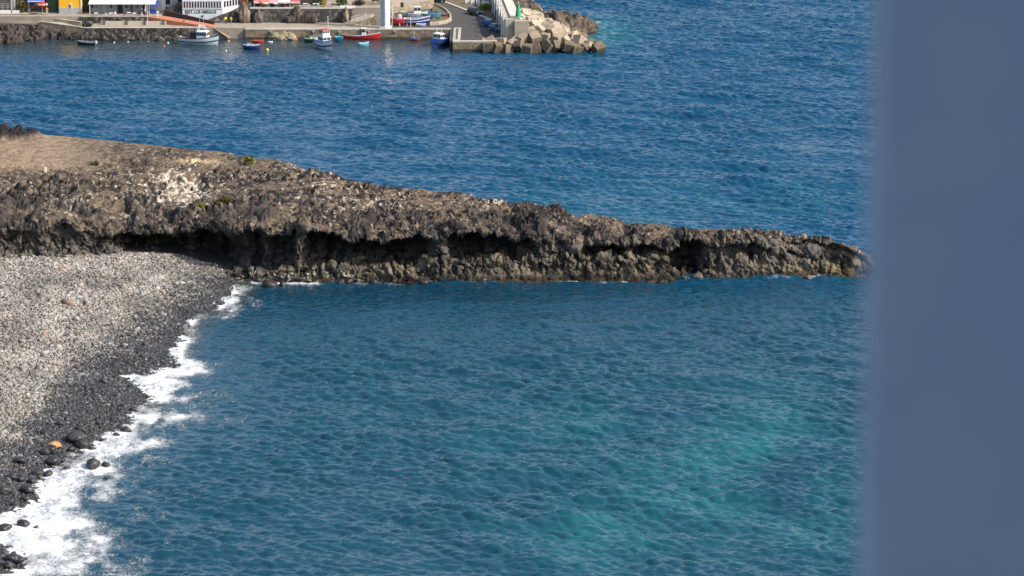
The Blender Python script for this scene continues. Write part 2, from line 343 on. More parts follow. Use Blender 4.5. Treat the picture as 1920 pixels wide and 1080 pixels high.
# ------------------------------------------------------------ headland
M_ROCK = mat('lava_rock', (.45,)*3, (1.35,)*3, 2.2, .93, .10, 2.6, vcol=True, spec=.15, detail=9, lo=.3, hi=.7)
def build_headland():
    NU = 1750; X = np.linspace(-105, 54.5, NU)
    Yw = np.interp(X, hwx, hwy); zw = np.interp(X, hwx, [interp(HWZ, p[0]) for p in HW])
    pxw = PX(X, Yw, zw)[0]
    SK = [(-300,250,8.6),(0,252,8.6),(100,253,8.6),(300,272,8.6),(420,284,8.6),(520,300,8.6),(600,320,8.3),(700,345,8.),(850,358,7.8),(930,374,7.6),(960,384,7.5),(1000,382,7.8),(1050,390,7.6),(1080,408,7.),
          (1100,406,6.9),(1200,416,6.6),(1300,426,6.2),(1400,431,6.),(1500,439,5.8),(1550,450,5.2),(1590,463,4.4),(1615,476,3.),(1638,500,1.),(1670,514,.3)]
    sx, sy = W([p[0] for p in SK], [p[1] for p in SK], [p[2] for p in SK])
    Ys = np.interp(X, sx, sy); Zs = np.interp(X, sx, [p[2] for p in SK])
    LIP = [(-300,425),(0,432),(60,430),(120,418),(180,438),(240,430),(330,436),(400,430),(450,434),(480,424),(540,438),(575,424),(660,444),(700,447),(790,444),(822,450),(836,430),(905,424),(945,432),(965,446),(1060,450),(1090,458),(1160,454),(1262,462),(1282,436),(1318,440),(1330,456),(1412,452),(1460,470),(1560,474),(1620,488),(1660,514)]
    pl = interp(LIP, pxw)+13*perlin(P3(X/5.5, X*0, X*0), 77)+10*perlin(P3(X/2.1, X*0+3, X*0), 78)+1.5*perlin(P3(X/.8, X*0, X*0), 78)
    CAVE = [(-300,.2),(120,.15),(190,.15),(235,.9),(420,1),(440,.6),(545,.55),(552,.05),(566,.05),(576,1),(790,1),(815,.1),(832,.1),(845,1),(990,1),(1010,.15),(1090,.1),(1105,.65),(1240,.7),(1266,.75),(1306,.75),(1316,.1),(1380,.15),(1400,.35),(1440,.35),(1460,.1),(1500,.3),(1515,.1),(1660,.0)]
    LED = [(-300,1.2),(200,1.0),(240,.1),(430,.1),(500,1.6),(570,2.2),(650,1.7),(760,1.9),(800,2.8),(1000,2.9),(1100,3.5),(1250,3.1),(1262,.2),(1318,.2),(1335,2.6),(1500,2.4),(1600,1.2),(1660,.1)]
    c = interp(CAVE, pxw); zl = interp(LED, pxw)+.9*perlin(P3(X/3.3, X*0+5, X*0), 79)+.4*perlin(P3(X/1.2, X*0+5, X*0), 80)
    c = np.clip(c+(.3*perlin(P3(X/1.5, X*0+9, X*0), 81)+.45*perlin(P3(X/4, X*0+9, X*0), 80))*(c > .3), 0, 1.2)
    Yl = Yw+1.9-.5*c+.9*perlin(P3(X/4, X*0+2, X*0), 82)
    zlip = np.array([ZA(a, b) for a, b in zip(pl, Yl)])
    zlip = np.minimum(zlip, Zs-.3)
    zc = zw+np.minimum(zl, (zlip-zw)*.72)
    taper = sstep(1655, 1590, pxw)
    K = []                                      # profile control points (Y,Z)
    K.append((Yw-7, zw-3.2)); K.append((Yw-1.2, zw-.6)); K.append((Yw, zw)); K.append((Yw+.45, zw+(zc-zw)*.55)); K.append((Yw+.9, zc))
    K.append((Yw+1.3+6.5*c, zc+.1)); K.append((Yw+1.5+8*c, zc*.45+zlip*.55)); K.append((Yl+.35+5*c, zlip-.45)); K.append((Yl+.1*(1-c), zlip-.3+.1*c)); K.append((Yl+.25, zlip+.25))
    ker = np.ones(61)/61
    def sm(a): return np.convolve(np.pad(a, 30, mode='edge'), ker, 'valid')
    Yls = sm(sm(Yl)); zls = sm(sm(zlip))
    K.append((Yls+1.3, np.minimum(zls+.7, Zs)))
    for t in (.2, .45, .75): K.append((Yls+1.3+(Ys-Yls-1.3)*t, np.minimum(zls+.7, Zs)*(1-t)+Zs*t+.35*math.sin(math.pi*t)))
    K.append((Ys, Zs)); K.append((Ys+2.5, Zs-1.)); K.append((Ys+6, np.maximum(Zs-5, -.5))); K.append((Ys+10, Zs*0-1.5)); K.append((Ys+18, Zs*0-4))
    cnt = [16, 10, 14, 16, 26, 26, 30, 16, 14, 14, 55, 65, 65, 50, 22, 14, 8, 6]
    YY = []; ZZ = []; SEG = []
    for k, n_ in enumerate(cnt):
        a, b = K[k], K[k+1]
        for j in range(n_):
            t = j/n_; YY.append(a[0]*(1-t)+b[0]*t); ZZ.append(a[1]*(1-t)+b[1]*t); SEG.append(k+t)
    YY.append(K[-1][0]+0*X); ZZ.append(K[-1][1]+0*X); SEG.append(len(cnt))
    Y = np.stack(YY, 1); Z = np.stack(ZZ, 1); seg = np.array(SEG); NV = Y.shape[1]
    # round the profile a little
    for _ in range(3):
        Y[:, 1:-1] = (Y[:, :-2]+2*Y[:, 1:-1]+Y[:, 2:])/4; Z[:, 1:-1] = (Z[:, :-2]+2*Z[:, 1:-1]+Z[:, 2:])/4
    XX = np.repeat(X[:, None], NV, 1)
    P = np.stack([XX, Y, Z], 2)
    for _ in range(2):                         # smooth along the length too
        P[1:-1] = (P[:-2]+2*P[1:-1]+P[2:])/4
    du = np.gradient(P, axis=0); dv = np.gradient(P, axis=1); N = np.cross(du, dv); N /= (np.linalg.norm(N, axis=2, keepdims=True)+1e-9)
    p = P.reshape(-1, 3); N = N.reshape(-1, 3); sg = np.repeat(seg[None], NU, 0).ravel()
    px, py = PX(p[:, 0], p[:, 1], p[:, 2])
    cliff = sstep(2.2, 3.5, sg)*sstep(10.6, 9.4, sg); top = sstep(9.4, 10.4, sg)
    skyd = np.abs(sg-14)
    flat = np.clip(sstep(320, 60, px)*sstep(330, 290, py)+sstep(650, 300, px)*sstep(330, 285, py)*.7, 0, 1)*(sg > 10)
    rough = 1-.84*flat
    # lumps: broad, blocky and fine aa-lava clinker
    d1, d2, ci = worley(p*np.array([.55, .55, .42])+.25*fbm(p*.8, 2, 90)[:, None], 91)
    d3, d4, cj = worley(p*1.5+.3*fbm(p*2, 2, 92)[:, None], 93)
    big = fbm(p/7., 3, 94); med = ridged(p/2.6, 4, 95, .42); fine = fbm(p*2.6, 4, 96, .6)
    wx = p[:, 0]+.8*perlin(p*.5, 88); pillar = perlin(np.stack([wx*.42, p[:, 1]*.2, p[:, 2]*.16], 1), 97)+.5*perlin(np.stack([wx*1.0, p[:, 1]*.3, p[:, 2]*.35], 1), 98)
    e1 = np.clip((d2-d1)*3, 0, 1); e3 = np.clip((d4-d3)*2.2, 0, 1)
    blk = (.62-d1)
    lump = np.clip(.42+1.7*fbm(p/6.5, 3, 87), .05, 1.35)
    lipm = 1-.55*np.exp(-((sg-8.7)/.9)**2)
    cm = np.clip(.5+1.5*fbm(p/3.7, 2, 86), 0, 1); gully = (1-np.abs(perlin(p/5.5+.4*fbm(p/2, 2, 84)[:, None], 85)))**9; ang = ridged(np.stack([p[:, 0]*.55+.3*p[:, 2], p[:, 1]*.4, p[:, 2]*.4], 1), 5, 83, .6)
    disp = cliff*lipm*(.55*e1*(.4+blk)+.35*e3*(.5-d3)*cm+.8*pillar+.75*ang-.25*med+.2*fine-.42+.5*np.exp(-((sg-8.7)/1.2)**2)*(.9*ang+.5*pillar+.3*fine)-.8*cm*(1-e1)**3*(sg < 5.5)) - top*rough*(.5*gully+.15) + top*rough*(.45*big+lump*(1.25*e1*np.minimum(.2+blk, .42)-.75*med+.42*(.3-d3*d3))+.11*fine) + (1-cliff)*(1-top)*(.6*blk+.3*(.5-d3)+.1*fine)
    tip = sstep(1300, 1420, px)*sstep(1660, 1500, px); disp += tip*top*(.2*blk+.15*(.5-d3)); disp *= 1-.6*sstep(1500, 1600, px)*top
    mound = blob(px, py, 985, 405, 62, 26)+.6*blob(px, py, 780, 402, 70, 16)+.5*blob(px, py, 1130, 415, 45, 12)
    n0c = fbm(p/4., 2, 69)
    rimw = np.exp(-((sg-10.3)/1.3)**2); hum = np.clip(fbm(np.stack([p[:, 0]/5., p[:, 1]/6., p[:, 2]*0], 1), 3, 70)+.12, 0, 1)
    disp += rimw*hum*(1.9+.8*(.3-d3*d3)-.5*med)
    cleft = np.exp(-(perlin(np.stack([p[:, 0]*.30+.35*perlin(p*.7, 72), p[:, 1]*0, p[:, 2]*.10], 1), 71)/.055)**2)*sstep(420, 470, px)
    disp -= 1.0*cleft*np.clip(.5+1.5*n0c, 0, 1)*sstep(2.3, 3, sg)*sstep(6., 5., sg)
    disp += top*mound*(1.0+.5*(.3-d3*d3)*2-.45*med)
    lavabank = sstep(120, 60, px)*sstep(258, 247, py)*(sg > 12.5)*(sg < 16)
    p2 = p+N*disp[:, None]
    # black clinker bank behind the dirt pad at upper left
    bank = np.exp(-((sg-14.1)/.32)**2)*sstep(95, 40, px)
    p2[:, 2] += bank*(1.7+1.3*fbm(p*.45, 3, 99)+1.0*(.3-d3*d3))
    # hollows on top that read as dark pits
    for cx, cy, rx, ry, dpt in ((370,330,17,7,1.6),(325,332,14,5,1.3),(280,357,11,6,1.3),(150,415,10,8,1.5),(78,330,12,5,1.),(230,392,10,6,1.),(20,425,18,8,1.2),(130,357,9,4,.8),(395,408,18,8,.6),(955,395,14,6,.9),(1175,425,9,9,1.)):
        p2[:, 2] -= top*1.7*dpt*np.minimum(1, 1.5*blob(px, py, cx, cy, rx, ry))
    # colours of ground and rock
    O = np.ones(len(p))
    def colr(*c_): return np.repeat(np.array(c_)[None], len(p), 0)
    n0 = fbm(p/5., 4, 101); n1_ = fbm(p/1.4, 4, 102, .6); n2 = fbm(p*1.3, 4, 103, .7)
    dirt = colr(.118, .090, .066); dark = colr(.028, .025, .025); cream = colr(.58, .50, .39); grey = colr(.16, .145, .125)
    col = mixc(dirt, dark, sstep(-.05, .4, n1_+.7*n0+.55*lump-.15+.5*gully)*.97)
    col = mixc(col, colr(.27, .22, .16), sstep(.15, .75, n2-.3*n1_)*.6)
    # pale crust patches
    crm = .85*blob(px, py, 335, 330, 62, 16)+.8*blob(px, py, 330, 365, 90, 22)+.55*blob(px, py, 130, 380, 50, 18)+.5*blob(px, py, 225, 405, 40, 16)+.4*blob(px, py, 620, 345, 45, 12)+.35*blob(px, py, 560, 310, 45, 10)+.35*blob(px, py, 700, 385, 90, 25)+.5*blob(px, py, 925, 378, 28, 16)+.35*blob(px, py, 1140, 445, 40, 10)+.2+.25*blob(px, py, 1450, 450, 120, 20)
    col = mixc(col, cream, np.clip(sstep(.72, 1.15, crm+.75*n2+.35*n1_), 0, 1)*.9*top)
    col = mixc(col, colr(.55, .42, .25), np.clip(1.3*blob(px, py, 370, 301, 34, 5), 0, 1)*.9)
    col = mixc(col, mixc(colr(.30, .22, .145), colr(.2, .145, .10), sstep(-.3, .6, n1_)), np.clip(flat*1.2, 0, 1)*(sstep(220, 90, px)*.8+.2))
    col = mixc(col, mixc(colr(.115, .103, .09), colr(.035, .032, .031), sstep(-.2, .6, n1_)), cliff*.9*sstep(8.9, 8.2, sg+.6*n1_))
    cc_ = np.repeat(c[:, None], NV, 1).ravel(); col = mixc(col, colr(.017, .016, .016), np.clip(sstep(5.0, 5.8, sg)*sstep(8.2, 7.6, sg)*cc_, 0, 1)*.85)  # cave shade painted in: interior rock coloured near-black
    olive = sstep(5.2, 4.5, sg)*sstep(2, 3, sg)*sstep(440, 520, px)
    col = mixc(col, mixc(colr(.145, .122, .085), colr(.045, .041, .034), sstep(-.35, .35, n1_+.35*n0)), olive*.9)
    col = mixc(col, mixc(colr(.05, .045, .043), colr(.022, .02, .02), sstep(-.3, .4, n2)), np.clip(rimw*(hum*2.2+sstep(0, .6, n1_)*.5), 0, 1)*.7)
    col = mixc(col, colr(.33, .24, .10), np.clip(sstep(1430, 1480, px)*sstep(2.6, 1.2, p[:, 2])*(.4+n2), 0, 1)*.5*(py > 480))
    col = mixc(col, colr(.55, .52, .47), sstep(.3, .6, n2)*sstep(1.9, 1., p[:, 2])*blob(px, py, 590, 515, 150, 28)*.85)
    col = mixc(col, colr(.17, .16, .145), tip*sstep(-.1, .5, n1_)*.6)
    col = mixc(col, dark, np.clip(mound*1.1*sstep(900, 930, px)*sstep(1075, 1060, px), 0, 1)*.75)
    col = mixc(col, colr(.026, .023, .023), np.clip(bank*2.2, 0, 1))
    wet = sstep(1.1, .3, p2[:, 2]+.5*n1_)*(px > 430); col = mixc(col, col*.35, wet)
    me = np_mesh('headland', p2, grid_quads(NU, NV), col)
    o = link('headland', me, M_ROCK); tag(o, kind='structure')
build_headland()

# ------------------------------------------------------------ beach
def build_beach():
    x = np.linspace(-110, -30, 330); y = np.linspace(330, 505, 500); XX, YY = np.meshgrid(x, y, indexing='ij')
    X = XX.ravel(); Y = YY.ravel(); s = shore_dist(X, Y); Z = beach_z(X, Y, s)+.12*fbm(P3(X/3, Y/3, X*0), 3, 111)
    col = np.repeat(np.array([[.05, .047, .045]]), len(X), 0)
    me = np_mesh('beach', P3(X, Y, Z), grid_quads(330, 500), col)
    tag(link('beach', me, M_ROCK), kind='structure')
    # pebbles
    bm = bmesh.new(); bmesh.ops.create_icosphere(bm, subdivisions=1, radius=1); bm.verts.ensure_lookup_table()
    tv = np.array([v.co[:] for v in bm.verts]); tf = np.array([[v.index for v in f.verts] for f in bm.faces]); bm.free()
    st = .255
    gx, gy = np.meshgrid(np.arange(-84, -34, st), np.arange(345, 497, st*1.12), indexing='ij')
    X = gx.ravel()+RNG.uniform(-.14, .14, gx.size); Y = gy.ravel()+RNG.uniform(-.16, .16, gx.size)
    px, py = PX(X, Y, 1.5); s = shore_dist(X, Y)
    hy = np.interp(X, hwx, hwy)
    k = (px > -40) & (s < 1.3) & (py < 1110) & (Y < hy+2) & ((s < -.3) | (RNG.random(len(X)) < .45))
    X, Y, s, px, py = X[k], Y[k], s[k], px[k], py[k]; n = len(X)
    Z = beach_z(X, Y, s)
    size = np.exp(RNG.normal(-1.83, .33, n)); size *= np.where(RNG.random(n) < .02, 1.9, 1)
    size *= 1+.35*np.clip(fbm(P3(X/4, Y/4, X*0), 2, 115), -.4, 1)
    Z += .12*fbm(P3(X/3, Y/3, X*0), 3, 111)+size*.15
    sc3 = np.stack([size*RNG.uniform(.8, 1.5, n), size*RNG.uniform(.7, 1.2, n), size*RNG.uniform(.45, .8, n)], 1)
    ang = RNG.uniform(0, math.pi, n); tilt = RNG.normal(0, .35, n)
    var = tv[None]*(1+.22*RNG.normal(size=(n, len(tv), 1)))*sc3[:, None]
    c_, s_ = np.cos(tilt)[:, None], np.sin(tilt)[:, None]
    vx, vy, vz = var[:, :, 0]*c_-var[:, :, 2]*s_, var[:, :, 1], var[:, :, 0]*s_+var[:, :, 2]*c_
    c_, s_ = np.cos(ang)[:, None], np.sin(ang)[:, None]
    V = np.stack([vx*c_-vy*s_+X[:, None], vx*s_+vy*c_+Y[:, None], vz+Z[:, None]], 2).reshape(-1, 3)
    Fc = (tf[None]+np.arange(n)[:, None, None]*len(tv)).reshape(-1, 3)
    # dry pale stones high up, dark wet stones near the water
    DRY = [(440,490),(400,505),(340,540),(275,585),(235,620),(185,660),(120,710),(65,770),(20,830),(-60,900)]
    lx = np.interp(py, [q[1] for q in DRY], [q[0] for q in DRY])
    t = sstep(-45, 35, px-lx+34*fbm(P3(X/4, Y/6, X*0), 3, 117)+22*RNG.normal(size=n))
    b = RNG.uniform(.17, .335, n)*(1+.45*np.clip(fbm(P3(X/6, Y/10, X*0), 3, 119), -.6, .6)); tone = RNG.random(n)[:, None]
    dry = b[:, None]*(np.array([1.0, .97, .90])*(1-tone)+np.array([1.0, .90, .76])*tone)
    dk = RNG.random(n) < .10; dry[dk] *= .4; rd = RNG.random(n) < .04; dry[rd] *= np.array([1.05, .75, .6])
    wet = np.repeat(RNG.uniform(.022, .075, n)[:, None], 3, 1)*np.array([1, 1, 1.06])
    wl = RNG.random(n) < .05; wet[wl] *= 3.5
    col = dry*(1-t[:, None])+wet*t[:, None]; col = np.repeat(col, len(tv), 0)
    wetn = np.repeat(t, len(tv)); me = np_mesh('beach_stones', V, Fc, col, tri=True, attrs={'Wet': np.repeat(wetn[:, None], 3, 1)})
    m = mat('pebbles', (.85,)*3, (1.15,)*3, 3, .85, .02, 8, vcol=True, spec=.3)
    nn = m.node_tree; a = nn.nodes.new('ShaderNodeAttribute'); a.attribute_name = 'Wet'; mr = nn.nodes.new('ShaderNodeMapRange')
    mr.inputs[3].default_value = .9; mr.inputs[4].default_value = .38; nn.links.new(a.outputs['Fac'], mr.inputs[0]); nn.links.new(mr.outputs[0], nn.nodes['Principled BSDF'].inputs['Roughness'])
    tag(link('beach_stones', me, m), 'rounded grey and black pebbles covering the curved beach', 'pebbles', kind='stuff')
build_beach()

# ------------------------------------------------------------ loose boulders (each a thing)
def rock_mesh(name, r, seed, flat=.7, sub=3, ang=.25, craggy=0):
    bm = bmesh.new(); bmesh.ops.create_icosphere(bm, subdivisions=sub, radius=1)
    v = np.array([a.co[:] for a in bm.verts]); d1, d2, ci = worley(v*1.1+seed*7.3, seed+200)
    s = 1+.35*(.55-d1)+.25*fbm(v*.9+seed*3.1, 3, 120)+.06*fbm(v*3.5+seed, 3, 121)+craggy*(.5*ridged(v*1.6+seed, 3, 122, .6)-.2)
    v = v*s[:, None]*np.array([1.15, .95, flat])*r
    for a, b in zip(bm.verts, v): a.co = b
    me = bpy.data.meshes.new(name); bm.to_mesh(me); bm.free(); me.polygons.foreach_set('use_smooth', [True]*len(me.polygons)); return me
M_WET = mat('wet_basalt', (.045, .041, .043), (.02, .019, .02), 2.5, .45, .03, 6, spec=.45)
M_DRY = mat('dry_basalt', (.13, .115, .10), (.06, .053, .046), 2.0, .9, .05, 5)
M_TAN = mat('tan_stone', (.45, .26, .10), (.34, .19, .08), 2.0, .7, .02, 6)
BO = [(143,824,17,1,'largest of the black boulders at the pebble edge, beside the tan stone'),(152,836,11,0,'black boulder leaning on the seaward side of the largest one'),
      (103,833,12,2,'flat tan orange stone lying on the wet black pebbles'),(96,843,11,0,'dark boulder just below the flat tan stone'),(84,846,9,0,'dark stone left below the flat tan stone'),
      (174,871,13,0,'squat black boulder alone in the white surf, farthest out'),(198,870,7,0,'low black stone just awash to the right of the squat surf boulder'),(101,869,12,0,'rounded dark boulder with foam around it, inshore of the squat surf boulder'),(116,864,7,0,'small stone touching the rounded boulder in the foam'),
      (236,806,9,0,'lone dark boulder at the upper end of the surf line'),(90,888,8,0,'dark stone in the foam with a flat top'),(70,890,8,0,'low dark stone left of the flat topped one in the foam'),
      (40,900,7,0,'grey stone at the foot of the pebble slope'),(50,922,10,0,'dark boulder poking from the pebble edge into the foam'),(10,922,11,0,'dark rounded boulder on the pebbles at the left edge'),(43,983,11,0,'pointed black rock alone in the thick white foam'),
      (8,990,10,0,'low black rock in the thick foam at the left edge'),(68,988,5,0,'small black stone right of the pointed rock in foam'),(22,1050,11,0,'dark stone on the lower pebble spit'),(36,1054,8,0,'dark stone at the tip of the lower pebble spit'),
      (150,800,7,0,'black cobble above the largest boulder on the pebbles'),(37,860,9,0,'dark cobble in the middle of the wet pebbles'),(200,897,6,0,'tiny dark rock awash offshore'),(47,937,6,0,'small dark stone at the foam edge below the poking boulder')]
rk_seed = 0
for bx_, by_, r_, kind_, lab in BO:
    rk_seed += 1; X_, Y_ = W(bx_, by_+r_*.3); rr = r_/14.5
    z_ = float(beach_z(np.array([X_]), np.array([Y_]))[0]); z_ = max(z_, -.25)
    if z_ > .1:
        X_, Y_ = W(bx_, by_+r_*.3, z_); z_ = float(beach_z(np.array([X_]), np.array([Y_]))[0])
    o = link('boulder', rock_mesh('boulder', rr, rk_seed, .45 if kind_ == 2 else .72), M_TAN if kind_ == 2 else M_WET)
    o.location = (X_, Y_, z_+rr*(.45 if kind_ == 2 else .5)+.08); o.rotation_euler = (0, 0, rk_seed*1.3)
    tag(o, lab, 'boulder', 'boulders along the surf line')
for bx_, by_, r_, lab in ((250,770,6,'small black stone at the notch of the surf line'),(218,815,6,'small dark stone between the lone boulder and the largest boulder'),(126,878,6,'black stone in the surf below the touching pair'),(60,905,7,'wet black stone right of the grey stone at the pebble foot'),(22,905,8,'dark cobble near the left edge above the foam'),(134,846,7,'dark stone under the largest black boulder'),(185,800,5,'dark cobble above the surf right of the largest boulder'),(28,948,6,'dark stone at the lowest corner of the upper pebbles'),(15,1064,8,'dark stone on the pebble spit nearest the lower left corner'),(112,812,6,'dark cobble above the flat tan stone')):
    BO.append((bx_, by_, r_, 0, lab)); rk_seed += 1; X_, Y_ = W(bx_, by_+r_*.3); rr = r_/14.5
    z_ = max(float(beach_z(np.array([X_]), np.array([Y_]))[0]), -.2)
    o = link('boulder', rock_mesh('boulder', rr, rk_seed, .7), M_WET); o.location = (X_, Y_, z_+rr*.5+.08); o.rotation_euler = (0, 0, rk_seed*1.3); tag(o, lab, 'boulder', 'boulders along the surf line')
FR = [(505,532,13,'brown flat rock with a wash of foam at the mouth of the cave'),(485,524,9,'dark rock between the pebble corner and the cave mouth'),(530,531,8,'low brown rock right of the flat cave mouth rock'),(462,516,9,'dark rock at the end of the pebble beach by the cliff'),(500,508,12,'dark jagged rock under the cave'),
      (640,527,7,'wet rock at the foot of the cliff left of the foam patch'),(700,527,8,'wet dark rock beside the foam patch under the first long cave'),(795,527,7,'round wet rock under the rock pillar between the two long caves'),(905,523,9,'yellowish round rock at the foot of the second long cave'),(1360,515,11,'smooth grey rock at the water right of the tall black cleft'),(1308,517,10,'rounded rock at the foot of the tall black cleft'),(1515,519,8,'dark pointed rock at the foot of the headland tip'),
      (1600,470,9,'upright grey block on the end of the headland'),(1612,500,14,'grey rock pile block at the waterline of the headland tip')]
for bx_, by_, r_, lab in FR:
    rk_seed += 1; X_, Y_ = W(bx_, by_+2, .2); rr = r_/13.
    zz = 0.15
    if by_ == 470: Y_ = float(np.interp(X_, hwx, hwy))+3.5; X_ = XA(bx_, Y_, 3); zz = 3.3
    if by_ == 508: Y_ -= .4
    if bx_ == 1612: zz = .6
    o = link('boulder', rock_mesh('boulder', rr, rk_seed, .8), M_DRY if bx_ > 1300 else M_WET)
    o.location = (X_, Y_, zz); o.rotation_euler = (0, 0, rk_seed*.9); tag(o, lab, 'boulder', 'boulders at the foot of the headland')

# ------------------------------------------------------------ blurred post beside the lens
def build_post():
    Yp = 2.0; xe = (1626-960)/F*(Yp*math.cos(TH)+Yp*math.tan(TH)*math.sin(TH))
    t = thing('balcony_post', (xe, Yp, H-1.6), 'out of focus grey blue painted balcony post along the right edge', 'post')
    W_ = .165
    MB().box(0, W_, 0, .03, 0, 3.0).build('shaft', mat('post_paint', (.60, .58, .60), (.50, .50, .55), 9, .6, spec=.3), t, bevel=.008)
    MB().box(-.03, W_+.03, -.03, .06, -.02, .03).build('base_plate', mat('post_base', (.4, .41, .45), None, 1, .6), t, bevel=.004)
    MB().box(-.02, W_+.02, -.02, .05, 3.0, 3.06).build('cap', mat('post_cap', (.4, .41, .45), None, 1, .6), t, bevel=.004)
build_post()
t = thing('post_sun_block', (.62, -1.2, H-1.6), 'unseen plain wall added just outside the right edge to shade the post', 'wall')  # unseen wall added to keep the sun off the post
MB().box(0, .2, 0, 4.4, 0, 3.4).build('wall_face', mat('sun_block_render', (.5, .5, .5), (.45, .45, .45), 2, .9), t)  # body of the unseen added wall
MB().box(-.03, .23, -.03, 4.43, 3.4, 3.46).build('coping', paint((.5, .5, .5), .8), t)
#HARBOUR#
# ------------------------------------------------------------ harbour ground and walls
YQ = 699.0; ZQ = 2.1
def w3(px, py, z): X_, Y_ = W(px, py, z); return float(X_), float(Y_)
def sheet(name, pts, z, m, thick=.35, **kw):   # pts in world xy
    o = MB().prism(pts, z-thick, z).build(name, m); tag(o, kind='structure'); return o
ASPH = mat('asphalt', (.085, .08, .074), (.065, .061, .057), .8, .95, .01, 8)
CONC = mat('quay_concrete', (.30, .24, .165), (.12, .095, .065), .9, .9, .05, 2)
CONCL = mat('pale_concrete', (.50, .46, .39), (.36, .33, .28), .7, .9, .02, 3)
PAVE = mat('paving', (.34, .29, .23), (.26, .22, .18), .5, .9, .01, 4)
STON = mat_stone('dark_stonework', (.24, .21, .18), (.03, .027, .025), (.05, .045, .04), 1.3, .15)
STONW = mat_stone('volcanic_wall', (.20, .185, .17), (.045, .040, .038), (.08, .073, .066), 1.1, .12)
TAN = mat_stone('tan_stonework', (.42, .34, .24), (.24, .19, .13), (.30, .25, .18), 1.1, .05)
REDP = mat('red_ramp', (.48, .19, .12), (.38, .15, .095), .8, .9)
EARTH = mat('dry_earth', (.19, .145, .095), (.10, .095, .045), .5, .95, .05, 3)
RUBB = mat('rubble', (.16, .135, .11), (.045, .04, .035), .7, .95, .15, 1.5)
# harbour floor: one slab with the quay edge as its front
xl = XA(460, YQ); xr = XA(848, YQ, 0); xm = XA(1010, YQ)
sheet('quay_ground', [(xl, YQ+.9), (xr-.3, YQ+.9), (xr-.3, YQ-14), (XA(945,690), YQ-14), (XA(962,700), YQ+2), (XA(925,745), YQ+60), (xl, YQ+60)], ZQ, ASPH, 2.6)
# quay wall (a thing): coping and face
t = thing('quay_wall', (0, YQ, 0), 'long concrete quay wall with pale coping and black fender brackets along the basin', 'wall')
m_ = MB(); x = xl
while x < xr-.5:
    x2 = min(x+4.2, xr-.3); m_.box(x+.02, x2-.02, 0, .9, -2, ZQ-.25); x = x2
m_.build('wall_face', CONC, t, bevel=.03)
m_ = MB(); x = xl
while x < xr-.5: x2 = min(x+6.3, xr-.3); m_.box(x+.01, x2-.01, -.08, .95, ZQ-.25, ZQ+.12); x = x2
m_.build('coping', CONCL, t, bevel=.03)
MB().box(xl+.2, xr-.4, -.12, .02, -2, .42).build('tide_band', mat('weed_band', (.09,.08,.05), (.035,.032,.024), 1.2, .8), t, bevel=.03)
for px_ in (588, 636, 692, 741, 508):
    X_ = XA(px_, YQ, 1.8)
    b_ = MB(); b_.add([(X_-.35,-.35,1.75),(X_+.35,-.35,1.75),(X_,-.12,1.),(X_-.35,-.05,1.75),(X_+.35,-.05,1.75),(X_,-.05,1.)], [(0,2,1),(3,4,5),(0,1,4,3),(1,2,5,4),(2,0,3,5)])
    b_.build('fender_bracket', paint((.55,.5,.42), .8), t)
for px_ in (770, 775): pass
# small lower extension with mooring wall (848..) : quay corner block
t = thing('quay_corner_block', (0, 0, 0), 'concrete quay corner with a pale coping strip of dark bolts beside the parked area', 'wall')
xa, ya = w3(849, 97, 0); xb = XA(900, ya)
MB().box(xa, xa+.9, ya, YQ+.9, -2, ZQ-.2).box(xa+.9, xb+3.5, ya, ya+.9, -2, ZQ-.2).build('wall_face', CONC, t, bevel=.04)
MB().box(xa-.06, xb+3.5, ya-.07, ya+.0, -2, .55).build('tide_band', mat('weed_band', (.09,.08,.05), (.035,.032,.024), 1.2, .8), t, bevel=.02)
MB().box(xa-.05, xa+1.5, ya-.05, YQ+.9, ZQ-.2, ZQ+.16).box(xa+1.5, xb+3.5, ya-.05, ya+.95, ZQ-.2, ZQ+.14).build('coping', CONCL, t, bevel=.03)
for i in range(6):
    y_ = ya+2+i*2.3; MB().box(xa+.55, xa+.95, y_, y_+.5, ZQ+.16, ZQ+.4).build('bolt', paint((.03,.03,.03), .6), t)
# stepped stone stair down to the water at the corner
t = thing('quay_steps', (0, 0, 0), 'stone steps in the dark corner of the quay behind the blue boat', 'steps')
m_ = MB()
for i in range(8): m_.box(xa-3.6+i*.42, xa-3.2+i*.42+.03, YQ-1.6, YQ-.1, -1, .3+i*.24)
m_.build('treads', CONC, t)

# left part: sidewalk, walls, promenade
XL = XA(-60, 705); xA_ = XA(170, 700)
PZ = 3.7                                        # promenade level
sheet('lower_sidewalk', [(xA_, YQ+.6), (xl+4, YQ+.6), (xl+4, YQ+7), (xA_, YQ+7)], 2.25, PAVE, 2.5)
t = thing('shore_stone_wall', (0, 0, 0), 'rough dark stone wall above the rocks left of the white fishing boat', 'wall')
MB().box(xA_-1, XA(388,700), YQ, YQ+.6, -.5, 2.3).build('wall_face', STON, t)
MB().box(xA_-1, XA(388,700), YQ-.03, YQ+.63, 2.3, 2.42).build('coping', CONCL, t)
t = thing('parapet_wall', (0, 0, 0), 'low pale parapet with dark posts along the lower walkway', 'wall')
yb = YQ+4.6
MB().box(XA(190,704), XA(345,704), yb, yb+.3, 2.25, 3.0).build('wall_face', paint((.55,.48,.38), .9), t)
for px_ in (197, 239, 273, 308, 346): MB().box(XA(px_,704)-.14, XA(px_,704)+.14, yb-.25, yb, 2.25, 3.35).build('post', paint((.10,.085,.07), .9), t)
yc = YQ+6.2
t = thing('promenade_wall', (0, 0, 0), 'dark stone retaining wall below the white roofed cafe terrace', 'wall')
MB().box(XA(152,705), XA(283,705), yc, yc+.5, 1.8, PZ-.05).build('wall_face', STON, t)
MB().box(XA(152,705), XA(283,705), yc-.05, yc+.55, PZ-.05, PZ+.1).build('coping', paint((.4,.36,.3), .9), t)
